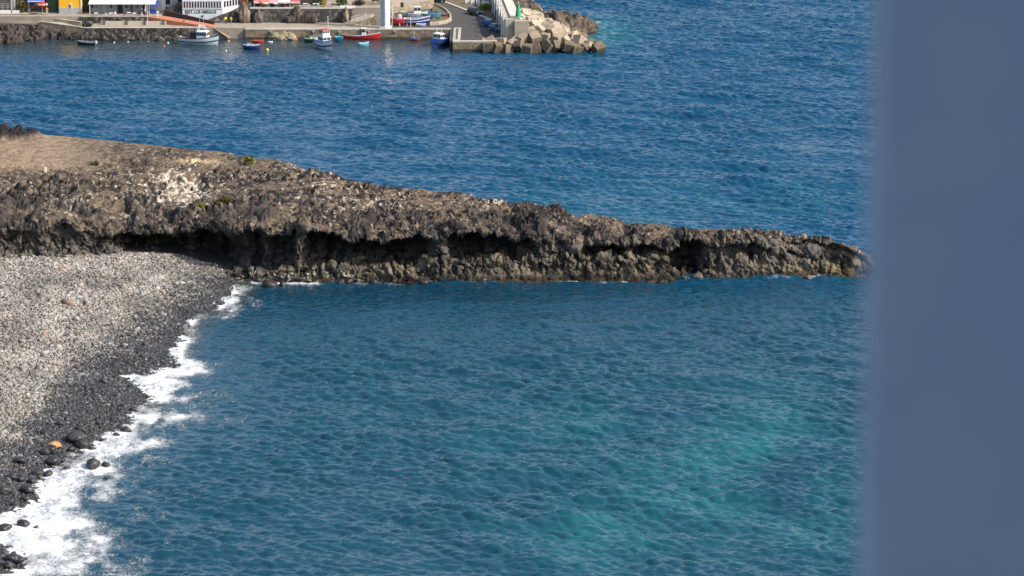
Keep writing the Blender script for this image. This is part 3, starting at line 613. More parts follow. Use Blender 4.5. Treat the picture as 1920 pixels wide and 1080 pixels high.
sheet('promenade', [(XL-10, yc+.55), (XA(300,705), yc+.55), (XA(300,705), YQ+11), (XA(345,705),YQ+11), (XA(345,705), YQ+45), (XL-10, YQ+45)], PZ, PAVE, 2.5)
# red ramp
r0 = XA(278, 706); r1 = XA(402, 703)
m_ = MB(); m_.prism([(r0, yc-.2), (r1, YQ+1.2), (r1, YQ+4.6), (r0, yc+4.2)], [1.5]*4, [PZ+.05, 2.3, 2.3, PZ+.05]); o = m_.build('red_ramp', REDP); tag(o, kind='structure')
t = thing('ramp_side_wall', (0,0,0), 'dark sloping wall rising behind the red ramp to the left of the restaurant', 'wall')
MB().prism([(XA(300,708), YQ+10.4), (XA(345,708), YQ+10.2), (XA(345,708), YQ+11), (XA(300,708), YQ+11)], 1.6, [PZ+.4, PZ+2.9, PZ+2.9, PZ+.4]).build('wall_face', STONW, t)
MB().prism([(r0+3, yc+4.25), (r1, YQ+4.7), (r1, YQ+5), (r0+3, yc+4.6)], 1.6, [PZ+.75, 2.9, 2.9, PZ+.75]).build('kerb_wall', paint((.09,.06,.055), .9), t)

# ------------------------------------------------------------ facades
def window(parent, x0, x1, z0, z1, y, n=(0,-1,0), frame=WHITE, fr=.07):
    f = MB(); d = .06
    f.box(x0, x1, y-d, y+.02, z1-fr, z1).box(x0, x1, y-d, y+.02, z0, z0+fr).box(x0, x0+fr, y-d+.002, y+.02, z0+fr, z1-fr).box(x1-fr, x1, y-d+.002, y+.02, z0+fr, z1-fr)
    o = f.build('window', paint(frame), parent)
    MB().box(x0+fr, x1-fr, y-.02, y+.01, z0+fr, z1-fr).build('pane', glass(), o); return o
def text(s, name, m, parent, loc, size, rot=(math.pi/2, 0, 0), sx=1, ext=.03, bold=.012):
    cu = bpy.data.curves.new('t', 'FONT'); cu.body = s; cu.size = size; cu.extrude = ext; cu.offset = bold
    o = bpy.data.objects.new('t', cu); C.objects.link(o); bpy.context.view_layer.update()
    me = bpy.data.meshes.new_from_object(o.evaluated_get(bpy.context.evaluated_depsgraph_get())); bpy.data.objects.remove(o)
    q = link(name, me, m, parent); q.location = loc; q.rotation_euler = rot; q.scale = (sx, 1, 1); return q
# restaurant: pentagonal plan, glazed upper floor
Yr = YQ+9.5; ra = XA(342, Yr, 5); rb = XA(417.5, Yr, 5); rc = XA(452, Yr+5, 5)
wallp = mat('render_white', (.74, .74, .75), (.62, .63, .65), .6, .85, spec=.2)
t = thing('restaurant_building', (0, 0, 0), 'white two storey restaurant with a band of dark windows and green lettering on its side', 'building')
zt = 10.5
foot = [(ra, Yr), (rb, Yr), (rc, Yr+5), (rc, Yr+13), (ra, Yr+13)]
MB().prism(foot, 1.8, zt).build('wall', wallp, t)
rfp = [(ra-.4, Yr-.5), (rb+.15, Yr-.5), (rc+.5, Yr+4.8), (rc+.5, Yr+13.4), (ra-.4, Yr+13.4)]
o = MB().prism(rfp, zt, zt+.3).build('roof', mat('roof_tile', (.35,.15,.09), (.25,.1,.06), 3, .9), t)
zs, zh = ZA(15.5, Yr), ZA(2, Yr)
n_ = 14; wd = (rb-ra-.4)/n_
for i in range(n_):
    if i in (5,): window(t, ra+.2+i*wd, ra+.2+(i+1)*wd-.08, zs, zh, Yr, frame=(.7,.7,.72), fr=.08)
    else: window(t, ra+.2+i*wd, ra+.2+(i+1)*wd-.08, zs, zh, Yr, frame=(.7,.7,.72), fr=.08)
MB().box(ra-.02, rb+.02, Yr-.09, Yr-.002, zs-.22, zs-.03).build('sill', paint((.6,.6,.62)), t)
for i, (px_, py_) in enumerate(((350,28),(380,30))): MB().box(XA(px_,Yr,4)-.2, XA(px_,Yr,4)+.2, Yr-.1, Yr-.002, ZA(py_+1.5,Yr), ZA(py_-1.5,Yr)).build('vent', paint((.08,.08,.09)), t)
# angled side facade windows, built square then turned
ln = math.hypot(rc-rb, 5); a_ = math.atan2(5, rc-rb)
for i in range(6):
    f = MB(); w_ = (ln-.5)/6; x0 = .25+i*w_; x1 = x0+w_-.12; fr = .09
    f.box(x0, x1, -.07, .02, zh-fr, zh).box(x0, x1, -.07, .02, zs, zs+fr).box(x0, x0+fr, -.068, .02, zs+fr, zh-fr).box(x1-fr, x1, -.068, .02, zs+fr, zh-fr)
    o = f.build('window', paint((.8,.8,.8)), t); o.location = (rb, Yr, 0); o.rotation_euler = (0, 0, a_)
    MB().box(x0+fr, x1-fr, -.02, .01, zs+fr, zh-fr).build('pane', glass(), o)
text('REST. LOS ABRIGOS', 'lettering', paint((.03,.10,.075), .7), t, (XA(346.5,Yr,5), Yr-.01, ZA(25.2,Yr)), 1.0, sx=.76, bold=.02)
# dark stone ramp wall to the right of the restaurant
t = thing('stair_wall', (0,0,0), 'dark stone stair ramp rising to the right in front of the restaurant', 'wall')
MB().prism([(XA(388,705), Yr-2.6), (XA(470,705), Yr-.4), (XA(470,705), Yr+4.4), (XA(419,708), Yr-.25), (XA(388,705), Yr-.25)], 1.6, [2.5, 6.1, 6.1, 3.6, 2.6]).build('wall_face', STONW, t)
for i in range(4):
    pass
# buildings on the promenade, left
def block(name, lab, px0, px1, Y0, z0, z1, m, depth=9, cat='building'):
    t = thing(name, (0,0,0), lab, cat); MB().box(XA(px0,Y0,z0+2), XA(px1,Y0,z0+2), Y0, Y0+depth, z0-.3, z1).build('wall', m, t)
    MB().box(XA(px0,Y0,z0+2)-.15, XA(px1,Y0,z0+2)+.1, Y0-.2, Y0+depth+.2, z1, z1+.25).build('roof', paint((.4,.2,.14), .9), t); return t
Yb = YQ+13.5
t = block('cafe_building', 'dark fronted cafe with a blue awning at the left end of the promenade', -60, 87, Yb, PZ, 9.5, mat('cafe_wall', (.12,.10,.09), (.07,.06,.055), 1, .9))
for px_ in (22, 27, 54): MB().box(XA(px_,Yb,5)-.2, XA(px_,Yb,5)+.2, Yb-.12, Yb-.002, PZ, 9.4).build('pillar', paint((.55,.54,.5), .9), t)
o = MB().prism([(XA(55,Yb,6), Yb-2.6), (XA(86,Yb,6), Yb-2.6), (XA(86,Yb,6), Yb), (XA(55,Yb,6), Yb)], [ZA(3,Yb-2.6), ZA(3,Yb-2.6), 8.3, 8.3], [ZA(3,Yb-2.6)+.08, ZA(3,Yb-2.6)+.08, 8.4, 8.4]).build('awning', paint((.10,.16,.50), .8), t)
MB().box(XA(55,Yb,6), XA(86,Yb,6), Yb-2.63, Yb-2.605, ZA(3.6,Yb-2.6), ZA(2.3,Yb-2.6)).build('awning_edge', paint((.8,.8,.85), .8), t)
t = block('green_house', 'green painted garage front between the cafe and the yellow house', 87, 110, Yb-.3, PZ, 8.8, mat('green_wall', (.09,.16,.09), (.06,.11,.065), 1.4, .9))
MB().box(XA(93,Yb,5), XA(106,Yb,5), Yb-.4, Yb-.302, PZ, PZ+2.5).build('garage_door', paint((.06,.15,.07), .7), t)
t = block('yellow_house', 'bright yellow house with a grey painted base', 110.5, 152, Yb-3.2, PZ, 9.2, mat('yellow_wall', (.85,.46,.03), (.78,.42,.03), .9, .85))
x0, x1 = XA(110.5,Yb-3.2,5), XA(152,Yb-3.2,5)
MB().box(x0-.01, x1+.01, Yb-3.24, Yb-3.2, PZ, PZ+1.25).build('base_band', paint((.42,.42,.42), .9), t)
MB().box(x1-.12, x1+.1, Yb-3.3, Yb-3.0, PZ, 9.2).build('corner_trim', paint((.7,.68,.6), .9), t)
o = MB().box(XA(136,Yb,5)-.28, XA(136,Yb,5)+.3, Yb-3.3, Yb-3.21, ZA(15,Yb), ZA(2,Yb)).build('poster', paint((.75,.75,.72), .7), t)
MB().box(XA(136,Yb,5)-.18, XA(136,Yb,5)+.12, Yb-3.34, Yb-3.301, ZA(10,Yb), ZA(4,Yb)).box(XA(136,Yb,5)-.1, XA(136,Yb,5)+.2, Yb-3.335, Yb-3.301, ZA(13,Yb), ZA(11,Yb)).build('poster_print', paint((.10,.10,.10), .8), o)
t = block('gap_shade_front', 'dark front painted as the shade of the gap between the yellow house and the verandah', 152.5, 168, Yb-1, PZ, 9, mat('gap_shade', (.05,.045,.05), (.03,.028,.03), 1, .9))  # shaded gap between the houses, painted as a dark front
MB().box(XA(156,Yb,5), XA(163,Yb,5), Yb-1.08, Yb-1.002, PZ, PZ+2.3).build('door', paint((.02,.02,.03), .5), t)
# verandah building
Yv = YQ+9.2
t = thing('verandah_cafe', (0,0,0), 'long grey cafe front under a white flat verandah roof', 'building')
x0, x1 = XA(168,Yv,5), XA(302,Yv+2,5)
MB().box(x0, x1, Yv+2.4, Yv+10, PZ-.3, 8.9).build('wall', mat('grey_render', (.42,.43,.45), (.33,.34,.36), .7, .9), t)
zr = ZA(8, Yv)
MB().prism([(x0-.2, Yv-.3), (XA(291,Yv,6), Yv-.3), (XA(291,Yv,6), Yv+2.39), (x0-.2, Yv+2.39)], [zr, zr, zr+.55, zr+.55], [zr+.14, zr+.14, zr+.7, zr+.7]).build('verandah_roof', paint((.80,.80,.79), .8), t)
MB().box(x0-.4, x1+.2, Yv+2.2, Yv+10.2, 8.9, 9.15).build('roof', paint((.5,.45,.4), .9), t)
for px_ in (168.5, 273, 280): MB().box(XA(px_,Yv,5)-.07, XA(px_,Yv,5)+.07, Yv-.2, Yv-.06, PZ, zr).build('post', paint((.75,.75,.75)), t)
for px_, w_, c_ in ((173,4,(.05,.05,.06)), (181,4,(.25,.27,.3)), (195,5,(.5,.5,.5)), (208,4,(.06,.06,.07)), (225,10,(.02,.02,.025)), (237,4,(.05,.05,.05)), (247,6,(.13,.15,.13)), (258,3,(.05,.05,.06)), (270,5,(.03,.03,.03))):
    X_ = XA(px_,Yv+2.4,5); MB().box(X_-w_/18, X_+w_/18, Yv+2.33, Yv+2.398, PZ+(0 if w_ > 4 else 1.0), PZ+2.1).build('door' if w_ > 4 else 'window', paint(c_, .4), t)
MB().prism([(XA(283,Yv,6), Yv-.9), (XA(296,Yv,6), Yv-.9), (XA(296,Yv,6), Yv+2.3), (XA(283,Yv,6), Yv+2.3)], [zr-.35, zr-.35, zr+.25, zr+.25], [zr-.25, zr-.25, zr+.35, zr+.35]).build('side_awning', paint((.04,.07,.35), .8), t)
MB().box(XA(279,Yv,5), XA(292,Yv,5), Yv+1, Yv+1.08, PZ, PZ+.95).build('windbreak', paint((.03,.06,.38), .7), t)
# white house between
t = block('white_house', 'small white house with a square window left of the restaurant', 303.5, 342, YQ+12.5, PZ, 9.6, mat('cream_wall', (.50,.49,.46), (.42,.41,.39), .8, .9))
Yh = YQ+12.5
MB().box(XA(303.5,Yh,5)-.05, XA(309,Yh,5), Yh-.12, Yh-.004, PZ, 9.5).build('pilaster', paint((.85,.82,.72), .8), t)
window(t, XA(310,Yh,5), XA(317,Yh,5), ZA(20,Yh), ZA(12,Yh), Yh); window(t, XA(310,Yh,6), XA(320,Yh,6), ZA(9,Yh), ZA(-2,Yh), Yh); window(t, XA(333,Yh,6), XA(341,Yh,6), ZA(8,Yh), ZA(-2,Yh), Yh)
MB().box(XA(319,Yh,5), XA(325,Yh,5), Yh-.4, Yh-.01, ZA(18,Yh), ZA(12,Yh)).build('air_conditioner', paint((.7,.7,.68)), t)
t = block('orange_house', 'orange rendered house corner right of the restaurant', 452, 478, YQ+14, PZ, 10, mat('orange_wall', (.55,.20,.03), (.45,.16,.03), .8, .9))
MB().box(XA(463,713,6), XA(465,713,6), YQ+13.9, YQ+13.99, PZ, 10).build('pilaster', paint((.8,.75,.65), .8), t)
MB().box(XA(466,713,6), XA(476,713,6), YQ+13.92, YQ+13.99, PZ, 9.9).build('door', paint((.02,.02,.03), .5), t)

# terrace on the big retaining wall
Yt = YQ+7.5; ZT = ZA(16, Yt)
x0, x1 = XA(468,Yt,5), XA(660,Yt,5)
t = thing('terrace_wall', (0,0,0), 'high dark volcanic retaining wall with pale stones below the restaurant terraces', 'wall')
MB().box(x0, x1, Yt, Yt+1, 1.6, ZT-.1).build('wall_face', STONW, t)
MB().box(x0, x1, Yt-.08, Yt+1.05, ZT-.1, ZT+.05).build('coping', paint((.42,.4,.36), .9), t)
sheet('terrace', [(x0, Yt+1.05), (XA(735,Yt,5), Yt+1.05), (XA(735,Yt,5), Yt+34), (x0, Yt+34)], ZT, PAVE, ZT-1.7)
sheet('lower_walkway', [(xl, YQ+.96), (XA(735,702), YQ+.96), (XA(735,702), Yt+1), (xl, Yt+1)], ZQ+.12, PAVE, .6)
t = block('terrace_restaurant', 'dark shaded restaurant front behind the red and white awnings', 480, 610, Yt+4.8, ZT, ZT+3.6, mat('shade_wall', (.09,.075,.065), (.05,.042,.038), 1, .9))
def awning(px0, px1, c, lab):
    Ya = Yt+4.7; z0 = ZA(4, Ya-2.7); t = thing('awning', (XA(px0,Ya,7), Ya, z0), lab, 'awning', group='awnings over the restaurant terrace'); w_ = XA(px1,Ya,7)-XA(px0,Ya,7)
    MB().prism([(0,-2.7),(w_,-2.7),(w_,0),(0,0)], [0,0,.75,.75], [.06,.06,.81,.81]).build('canopy', paint(c, .9), t)
    MB().box(0, w_, -2.73, -2.7, -.25, .06).build('valance', paint((.75,.62,.6), .9), t)
    for q in (.1, w_-.1): MB().tube((q,-2.6,.0), (q,-2.6,ZT-z0), .04, n=6).build('post', paint((.5,.5,.5)), t)
awning(477, 505, (.55,.16,.17), 'faded red awning at the left end of the terrace'); awning(505.5, 522, (.66,.30,.31), 'pink faded narrow awning, second from the left'); awning(522.5, 545, (.78,.76,.74), 'white awning between the pink and the dark red ones'); awning(545.5, 564, (.42,.10,.12), 'dark red awning right of the white one')
# rock outcrops in front of the terrace wall
for i, (px_, py_, w_, h_, lab) in enumerate(((458,52,1.6,3.6,'tall weathered tan rock column at the left end of the terrace wall'),(484,53,1.3,2.6,'grey rock outcrop leaning on the terrace wall beside the tan column'),(546,50,1.5,1.6,'low rock heap at the foot of the terrace wall'),(558,50,1.7,3.0,'dark rock outcrop in the middle of the terrace wall'),(573,49,1.9,2.5,'broad rocky outcrop right of the middle one on the terrace wall'),(586,49,1.3,1.4,'small rock heap near the wall shadow'),(648,47,.8,2.8,'pale slender rock rib by the sloping walkway'))):
    Y_ = Yt-.3; o = link('rock_outcrop', rock_mesh('rock_outcrop', 1, 300+i, 1, 4, craggy=1), mat('outcrop', (.34,.28,.20) if i in (0,6) else (.17,.14,.115), (.05,.042,.036), 1.4, .95, .12, 2) )
    o.scale = (w_*.62, .7, h_*.66); o.location = (XA(px_,Y_,3), Y_, ZQ+h_*.45); tag(o, lab, 'rock', 'rock outcrops on the terrace wall')
# round natural rock boulders in the quay base
for i, (px_, r_, c_) in enumerate(((515,1.2,(.3,.26,.17)),(530,1.5,(.36,.31,.19)),(543,1.3,(.33,.28,.18)))):
    o = link('base_rock', rock_mesh('base_rock', r_, 320+i, .8, 4, craggy=.5), mat('base_rock', c_, tuple(q*.4 for q in c_), 1.2, .95, .1, 2)); o.location = (XA(px_,YQ,.5), YQ-.35, .35)
    tag(o, ['dark brown rock bulging from the quay base, leftmost of three','tan rock bulging from the quay base, middle of three','tan rock bulging from the quay base nearest the fender bracket'][i], 'rock', 'rocks at the quay base')

# ------------------------------------------------------------ rocky shores (terrain)
def rocky(name, pts, seed, amp, cols, res=.18, rough=1.0):
    # pts: world x, y, z, sigma lumps make a height field
    xs = [p[0] for p in pts]; ys = [p[1] for p in pts]; x0, x1, y0, y1 = min(xs)-5, max(xs)+5, min(ys)-5, max(ys)+5
    nx = int((x1-x0)/res); ny = int((y1-y0)/res); XX, YY = np.meshgrid(np.linspace(x0,x1,nx), np.linspace(y0,y1,ny), indexing='ij'); X = XX.ravel(); Y = YY.ravel()
    Z = np.full(len(X), -2.5)
    for a in pts: Z = np.maximum(Z, (a[2]+2.5)*np.exp(-(((X-a[0])/(a[3]*1.25))**2+((Y-a[1])/(a[4]*1.2))**2)**1.2)-2.5)
    p = P3(X, Y, Z); d1, d2, _ = worley(p*.7, seed); d3, d4, _ = worley(p*1.7, seed+1)
    Z = Z+amp*(np.clip((d2-d1)*2.5, 0, 1)*(.7-d1)*1.6-.5+(.5-d3)*.9+.8*ridged(p/2.2, 4, seed+2, .6)); p = P3(X+.25*perlin(p*1.2, seed+5), Y, Z)
    n_ = fbm(p*.8, 4, seed+3, .65); col = mixc(np.repeat(np.array([cols[0]]), len(X), 0), np.repeat(np.array([cols[1]]), len(X), 0), sstep(-.3, .5, n_)); col = mixc(col, col*.35, sstep(.5, .1, Z))
    o = link(name, np_mesh(name, p, grid_quads(nx, ny), col), M_ROCK); tag(o, kind='structure')
def wp(px, py, z, a, b): X_, Y_ = w3(px, py, z); return (X_, Y_, z, a, b)
rocky('rocky_shore', [wp(px_, py_, z_, a_, b_) for px_, py_, z_, a_, b_ in ((-20,42,2.6,4,4),(15,48,2.4,3,3),(45,50,2.2,3,3),(70,53,2.,3,2.6),(98,55,1.7,3,2.2),(122,57,1.6,2,2.2),(145,60,1.4,2,2),(168,64,1.,2,1.6),(0,60,2.,3.5,3),(22,65,1.6,3,3),(-30,62,2.2,4,4),(55,72,.5,3,2))], 401, .95, ((.085,.072,.06),(.028,.026,.024)))
rocky('shore_rocks', [wp(px_, 70, .3+.25*(i % 3), 1.5, 1.3) for i, px_ in enumerate((182,196,212,226,240,256,270,285,300,316,330,345,358))], 411, .8, ((.12,.105,.085),(.03,.028,.025)))
rocky('rocky_point', [wp(px_, py_, z_, a_, b_) for px_, py_, z_, a_, b_ in ((985,2,6,4.5,7),(970,-8,7,5,8),(1000,18,4.5,4,6),(1022,25,4.6,3,5),(1045,22,5,2.6,4),(1062,25,4.3,2.6,4),(1080,28,3.6,2.6,4),(1096,33,2.8,2.4,3.5),(1108,40,1.4,1.8,2.5),(1060,38,2.6,3,4),(1085,40,1.8,3,3),(1040,45,2.5,3,5),(1075,58,1.6,2,4),(1088,66,.8,2,4))], 421, .8, ((.13,.105,.08),(.030,.026,.025)), .2)

# sloping footpath at the left shore, stone walls and ramps
def slab(name, P_, m, lab=None, cat=None, th=.3, kind=None):
    # P_: list of (x,y,z) counter-clockwise top outline
    o = MB().prism([(a[0], a[1]) for a in P_], [a[2]-th for a in P_], [a[2] for a in P_]).build(name, m); tag(o, lab, cat, None, kind); return o
def q(px, py, z): X_, Y_ = w3(px, py, z); return (X_, Y_, z)
slab('shore_path', [q(-40,37,2.9), q(70,42,2.5), q(190,64,.9), q(190,59,.95), q(150,50,2.0), q(80,33,3.0), q(-40,31,3.0)], mat('path_concrete', (.42,.36,.28), (.32,.27,.2), .7, .9), kind='structure', th=.5)
def wallseg(name, lab, a, b, z0, z1a, z1b, th, m, cop=None):
    t = thing(name, (a[0], a[1], 0), lab, 'wall'); d = Vector((b[0]-a[0], b[1]-a[1])); L = d.length; t.rotation_euler.z = math.atan2(d.y, d.x)
    MB().prism([(0,0),(L,0),(L,th),(0,th)], z0, [z1a, z1b, z1b, z1a]).build('wall_face', m, t)
    if cop: MB().prism([(0,-.05),(L,-.05),(L,th+.05),(0,th+.05)], [z1a, z1b, z1b, z1a], [z1a+.12, z1b+.12, z1b+.12, z1a+.12]).build('coping', cop, t)
    return t
wallseg('cafe_terrace_wall', 'grey stone wall with pale coping under the cafe terrace at far left', (XA(-40,707,3),708), (XA(57,707,3),708), 1.5, PZ+.1, PZ+.1, .4, STON, CONCL)
wallseg('ramp_wall', 'sunlit tan stone wall of the ramp below the red parasol', (XA(62,706,3),706.6), (XA(152,705,3),704.6), 1., PZ-.1, 2.6, .4, TAN, CONCL)
wallseg('shore_ramp_wall', 'lower tan stone wall stepping down to the dark rocks', (XA(75,704,2),703.6), (XA(165,702,2),701), .8, 2.9, 1.9, .4, TAN, CONCL)
t = thing('terrace_parapet', (0,0,0), 'white parapet of the cafe terrace at the far left edge', 'wall')
MB().box(XA(-40,709,4), XA(20,709,4), 709, 709.25, PZ, PZ+.75).build('wall_face', paint((.8,.8,.78), .8), t)
MB().box(XA(23,709,4), XA(36,709,4), 709, 709.25, PZ, PZ+.7).build('planter', paint((.78,.77,.73), .8), t)
t = thing('terrace_railing', (0,0,0), 'thin grey railing on the cafe terrace at far left', 'railing'); m_ = MB()
for z_ in (PZ+1.3, PZ+1.7, PZ+2.1): m_.tube((XA(-40,710,5),709.8,z_), (XA(20,710,5),709.8,z_), .03, n=5)
m_.build('rails', paint((.45,.45,.47)), t)
for k in range(6): MB().tube((XA(-35+k*10,710,5),709.8,PZ), (XA(-35+k*10,710,5),709.8,PZ+2.1), .035, n=5).build('post', paint((.45,.45,.47)), t)

# white mast beside the hard
t = thing('white_quay_tower', (XA(722.5,YQ+.6,3), YQ+.8, ZQ+.12), 'tall white square steel column standing on the quay edge', 'tower')
MB().prism([(-1.05,-.45),(.1,-.6),(1.0,0),(.2,.6),(-1.05,.5)], .35, 16).build('shaft', mat('tower_white', (.78,.78,.78), (.70,.70,.71), .5, .5), t)
MB().box(-.78, -.08, -.68, -.5, .4, 15.9).build('recess_shade', paint((.17,.21,.28), .4), t)  # shade of the column's recess painted as a blue-grey strip
MB().prism([(-1.2,-.7),(.2,-.85),(1.25,.1),(.3,.8),(-1.2,.7)], 0, .35).build('base', paint((.75,.75,.73), .8), t)
MB().box(-1.2, 1.1, -.7, .7, 16, 16.3).build('cap', paint((.75,.75,.75)), t)
t = thing('tower_ladder', (XA(731,YQ+2.5,4), YQ+2.6, ZQ+.12), 'pale ladder frame standing just behind the white quay column', 'ladder'); 
for s_ in (-.05, .5): MB().tube((s_,0,0), (s_,0,9), .05, n=6).build('rail', paint((.75,.72,.62)), t)
for k in range(14): MB().box(-.05, .5, -.03, .03, 3.0+k*.42, 3.08+k*.42).build('rung', paint((.75,.72,.62)), t)

# slope with hand rails up to the terrace, yard walls
slab('sloping_walkway', [q(640,49,2.3), q(690,40,2.9), q(716,27,4.3), q(716,15,4.6), q(700,20,4.4), q(640,45,2.3)], PAVE, kind='structure', th=1.2)
t = thing('slope_wall', (0,0,0), 'brown stone wall under the sloping walkway left of the white column', 'wall')
MB().prism([(XA(660,703),YQ+4.0),(XA(716,703),YQ+4.0),(XA(716,703),YQ+4.5),(XA(660,703),YQ+4.5)], 1.6, [2.5,4.6,4.6,2.5]).build('wall_face', TAN, t)
t = thing('slope_handrail', (0,0,0), 'white double handrail on the sloping walkway', 'railing')
for dz in (.45, .95): MB().tube((XA(659,705,3),YQ+4.9,2.9+dz), (XA(688,705,3),YQ+4.9,3.75+dz), .06, n=6).build('rail', paint((.8,.78,.72)), t)
for k in range(4): MB().tube((XA(660+k*9,705,3),YQ+4.9,2.4+k*.25), (XA(660+k*9,705,3),YQ+4.9,3.9+k*.25), .04, n=6).build('post', paint((.8,.78,.72)), t)
t = thing('upper_parapet', (0,0,0), 'low pale parapet right of the terrace above the stone wall', 'wall')
MB().box(XA(660,712,6), XA(735,712,6), YQ+12, YQ+12.35, ZT, ZT+.8).build('wall_face', TAN, t)
MB().box(XA(640,712,6), XA(668,712,6), YQ+8.1, YQ+8.35, ZT, ZT+.5).build('white_block', paint((.8,.8,.78), .8), t)
t = thing('yard_back_wall', (0,0,0), 'tan stone wall behind the boats laid up on the hard', 'wall')
xa_, ya_ = w3(735,25,ZQ); xb_, yb_ = w3(812,16,ZQ)
MB().prism([(xa_,ya_),(xb_,yb_),(xb_,yb_+.5),(xa_,ya_+.5)], 1.8, [3.4,3.9,3.9,3.4]).build('wall_face', TAN, t)
MB().prism([(xa_,ya_+.55),(xb_,yb_+.55),(xb_,yb_+8),(xa_,ya_+12)], 2.0, [3.35,3.85,3.9,3.4]).build('back_paving', mat('warm_paving', (.40,.34,.28), (.32,.27,.22), .6, .9), t)
t = thing('rubbish_bin', (*w3(754,13,3.6), 3.55), 'black cylindrical rubbish bin on the paving above the boats', 'bin')
MB().lathe([(.3,0),(.36,.9)], 10).build('bin_body', paint((.03,.03,.03), .6), t); MB().lathe([(.4,.9),(.3,1.05)], 10).build('lid', paint((.05,.05,.05), .6), t)
# curved bank with low wall
arc = [(812,5),(826,10),(838,17),(846,26),(847,33),(838,38),(822,41),(806,42)]
pts = [w3(a, b, ZQ+.7) for a, b in arc]; t = thing('curved_bank_wall', (0,0,0), 'low pale curved wall round the grassy bank beside the road', 'wall'); m_ = MB(); m2 = MB()
cx_, cy_ = w3(812,26,ZQ); inn = [(cx_+(a-cx_)*.9, cy_+(b-cy_)*.95) for a, b in pts]
for k in range(len(pts)-1):
    A, B, D, E = pts[k], pts[k+1], inn[k+1], inn[k]
    m_.prism([A, E, D, B][::-1], 1.8, ZQ+.7); 
m_.build('wall_face', mat('bank_wall', (.44,.38,.29), (.3,.26,.2), .8, .9), t)
MB().prism([(a, b) for a, b in inn][::-1]+[(cx_, inn[0][1]), ][:0], 1.9, ZQ+.35).build('bank_grass', mat('dry_grass', (.15,.13,.06), (.10,.085,.045), .7, .95, .05, 3), t)
# kerb and earth slope to the right of the road
ka, kb = w3(828,3,ZQ), w3(930,42,ZQ); d_ = Vector((kb[0]-ka[0], kb[1]-ka[1])).normalized(); nrm = Vector((-d_.y, d_.x))
t = thing('road_kerb', (0,0,0), 'long white kerb between the road and the earth slope', 'kerb')
MB().prism([ka, kb, (kb[0]+nrm.x*.5, kb[1]+nrm.y*.5), (ka[0]+nrm.x*.5, ka[1]+nrm.y*.5)], 1.9, ZQ+.2).build('kerb_stones', paint((.62,.58,.5), .9), t)
slab('earth_slope', [(ka[0]+nrm.x*.5,ka[1]+nrm.y*.5,ZQ+.1), (kb[0]+nrm.x*.5,kb[1]+nrm.y*.5,ZQ+.1), (XA(928,740),740,ZQ+.4), (XA(925,780),780,ZQ+1.2), (ka[0]+3,790,ZQ+1.2)], EARTH, kind='structure', th=.6)
for i, px_ in enumerate((876, 886, 896, 906, 914)):
    X_, Y_ = w3(px_, 1.5+i*.8, ZQ+.8); t = thing('marker_block', (X_, Y_, ZQ+.5), 'small white roadside block in the row above the earth slope', 'marker block', group='white blocks above the earth slope')
    MB().box(-.45,.45,-.3,.3,-.3,.55).build('block', paint((.8,.79,.75), .8), t, bevel=.04); MB().box(-.3,.3,-.2,.2,.55,.65).build('cap', paint((.7,.7,.66), .8), t)

# ------------------------------------------------------------ breakwater wall, pilasters, poles, beacon
def mole():
    Yf = float(W(950, 73, ZQ)[1]); xw0 = XA(948,Yf,3); xw1 = XA(976,Yf,3); ztop = ZA(36, Yf)
    t = thing('breakwater_wall', (0,0,0), 'massive pale concrete breakwater wall beside the parked area', 'wall')
    # runs away from us, leaning left in the view
    dx = XA(908,760,5)-XA(948,Yf,5); Yb_ = 762
    MB().prism([(xw0,Yf),(xw1,Yf),(xw1+dx,Yb_),(xw0+dx,Yb_)], -.5, ztop).build('wall_face', mat('mole_concrete', (.46,.41,.33), (.34,.30,.24), .5, .9, .03, 2), t)
    MB().prism([(xw0+1.0,Yf+1.2),(xw1-.1,Yf+.1),(xw1+dx-.1,Yb_-.2),(xw0+dx+1.0,Yb_-.2)], ztop, ztop+.35).build('top_slab', mat('mole_top', (.62,.57,.48), (.5,.46,.38), .5, .9), t)
    L = Yb_-Yf
    for i in range(10):
        f = (1.0+i*5.2)/L; x = xw0+dx*f; y = Yf+L*f
        MB().box(x-.55, x-.02, y, y+1.0, ZQ, ztop+.5).build('pilaster', paint((.72,.70,.64), .8), t)
    # front low block
    MB().box(xw1-1.2, xw1+1.6, Yf-1.2, Yf+.0, -.5, ZA(38,Yf)).build('end_block', mat('block_c', (.40,.35,.27), (.3,.26,.2), .7, .9), t)
    t2 = thing('lamp_pole', (xw0-.9, Yf+1.5, ZQ), 'tall thin white pole in the row along the breakwater wall', 'pole', group='white poles along the breakwater wall')
    MB().tube((0,0,0), (0,0,10.5), .11, .07, 8).build('shaft', paint((.78,.76,.70)), t2); MB().lathe([(.22,0),(.22,.35)], 8).build('base', paint((.6,.58,.52)), t2)
    MB().box(-.9, .1, -.08, .08, 10.4, 10.55).build('lamp_arm', paint((.6,.6,.6)), t2)
    for i in (1, 2, 3, 4): f = (i*7.5)/L; dup(t2, (xw0-.9+dx*f, Yf+1.5+L*f, ZQ), 0)
    # beacon
    X_, Y_ = w3(973, 36, ztop); t = thing('green_beacon', (xw1-.5, Yf+1.2, ztop), 'green conical harbour beacon on the end of the breakwater wall', 'beacon')
    MB().lathe([(.62,.0),(.60,.35),(.30,2.9),(.42,2.95),(.42,3.05)], 14).build('tower', paint((.02,.34,.16), .5), t, smooth=False)
    MB().lathe([(.16,3.05),(.16,3.4),(.2,3.42),(.05,3.6)], 10).build('lantern', paint((.4,.45,.4), .3), t)
    MB().lathe([(.75,0),(.75,.12)], 14).build('base', paint((.6,.57,.5), .8), t)
    return xw1, Yf
xw1, Yf = mole()
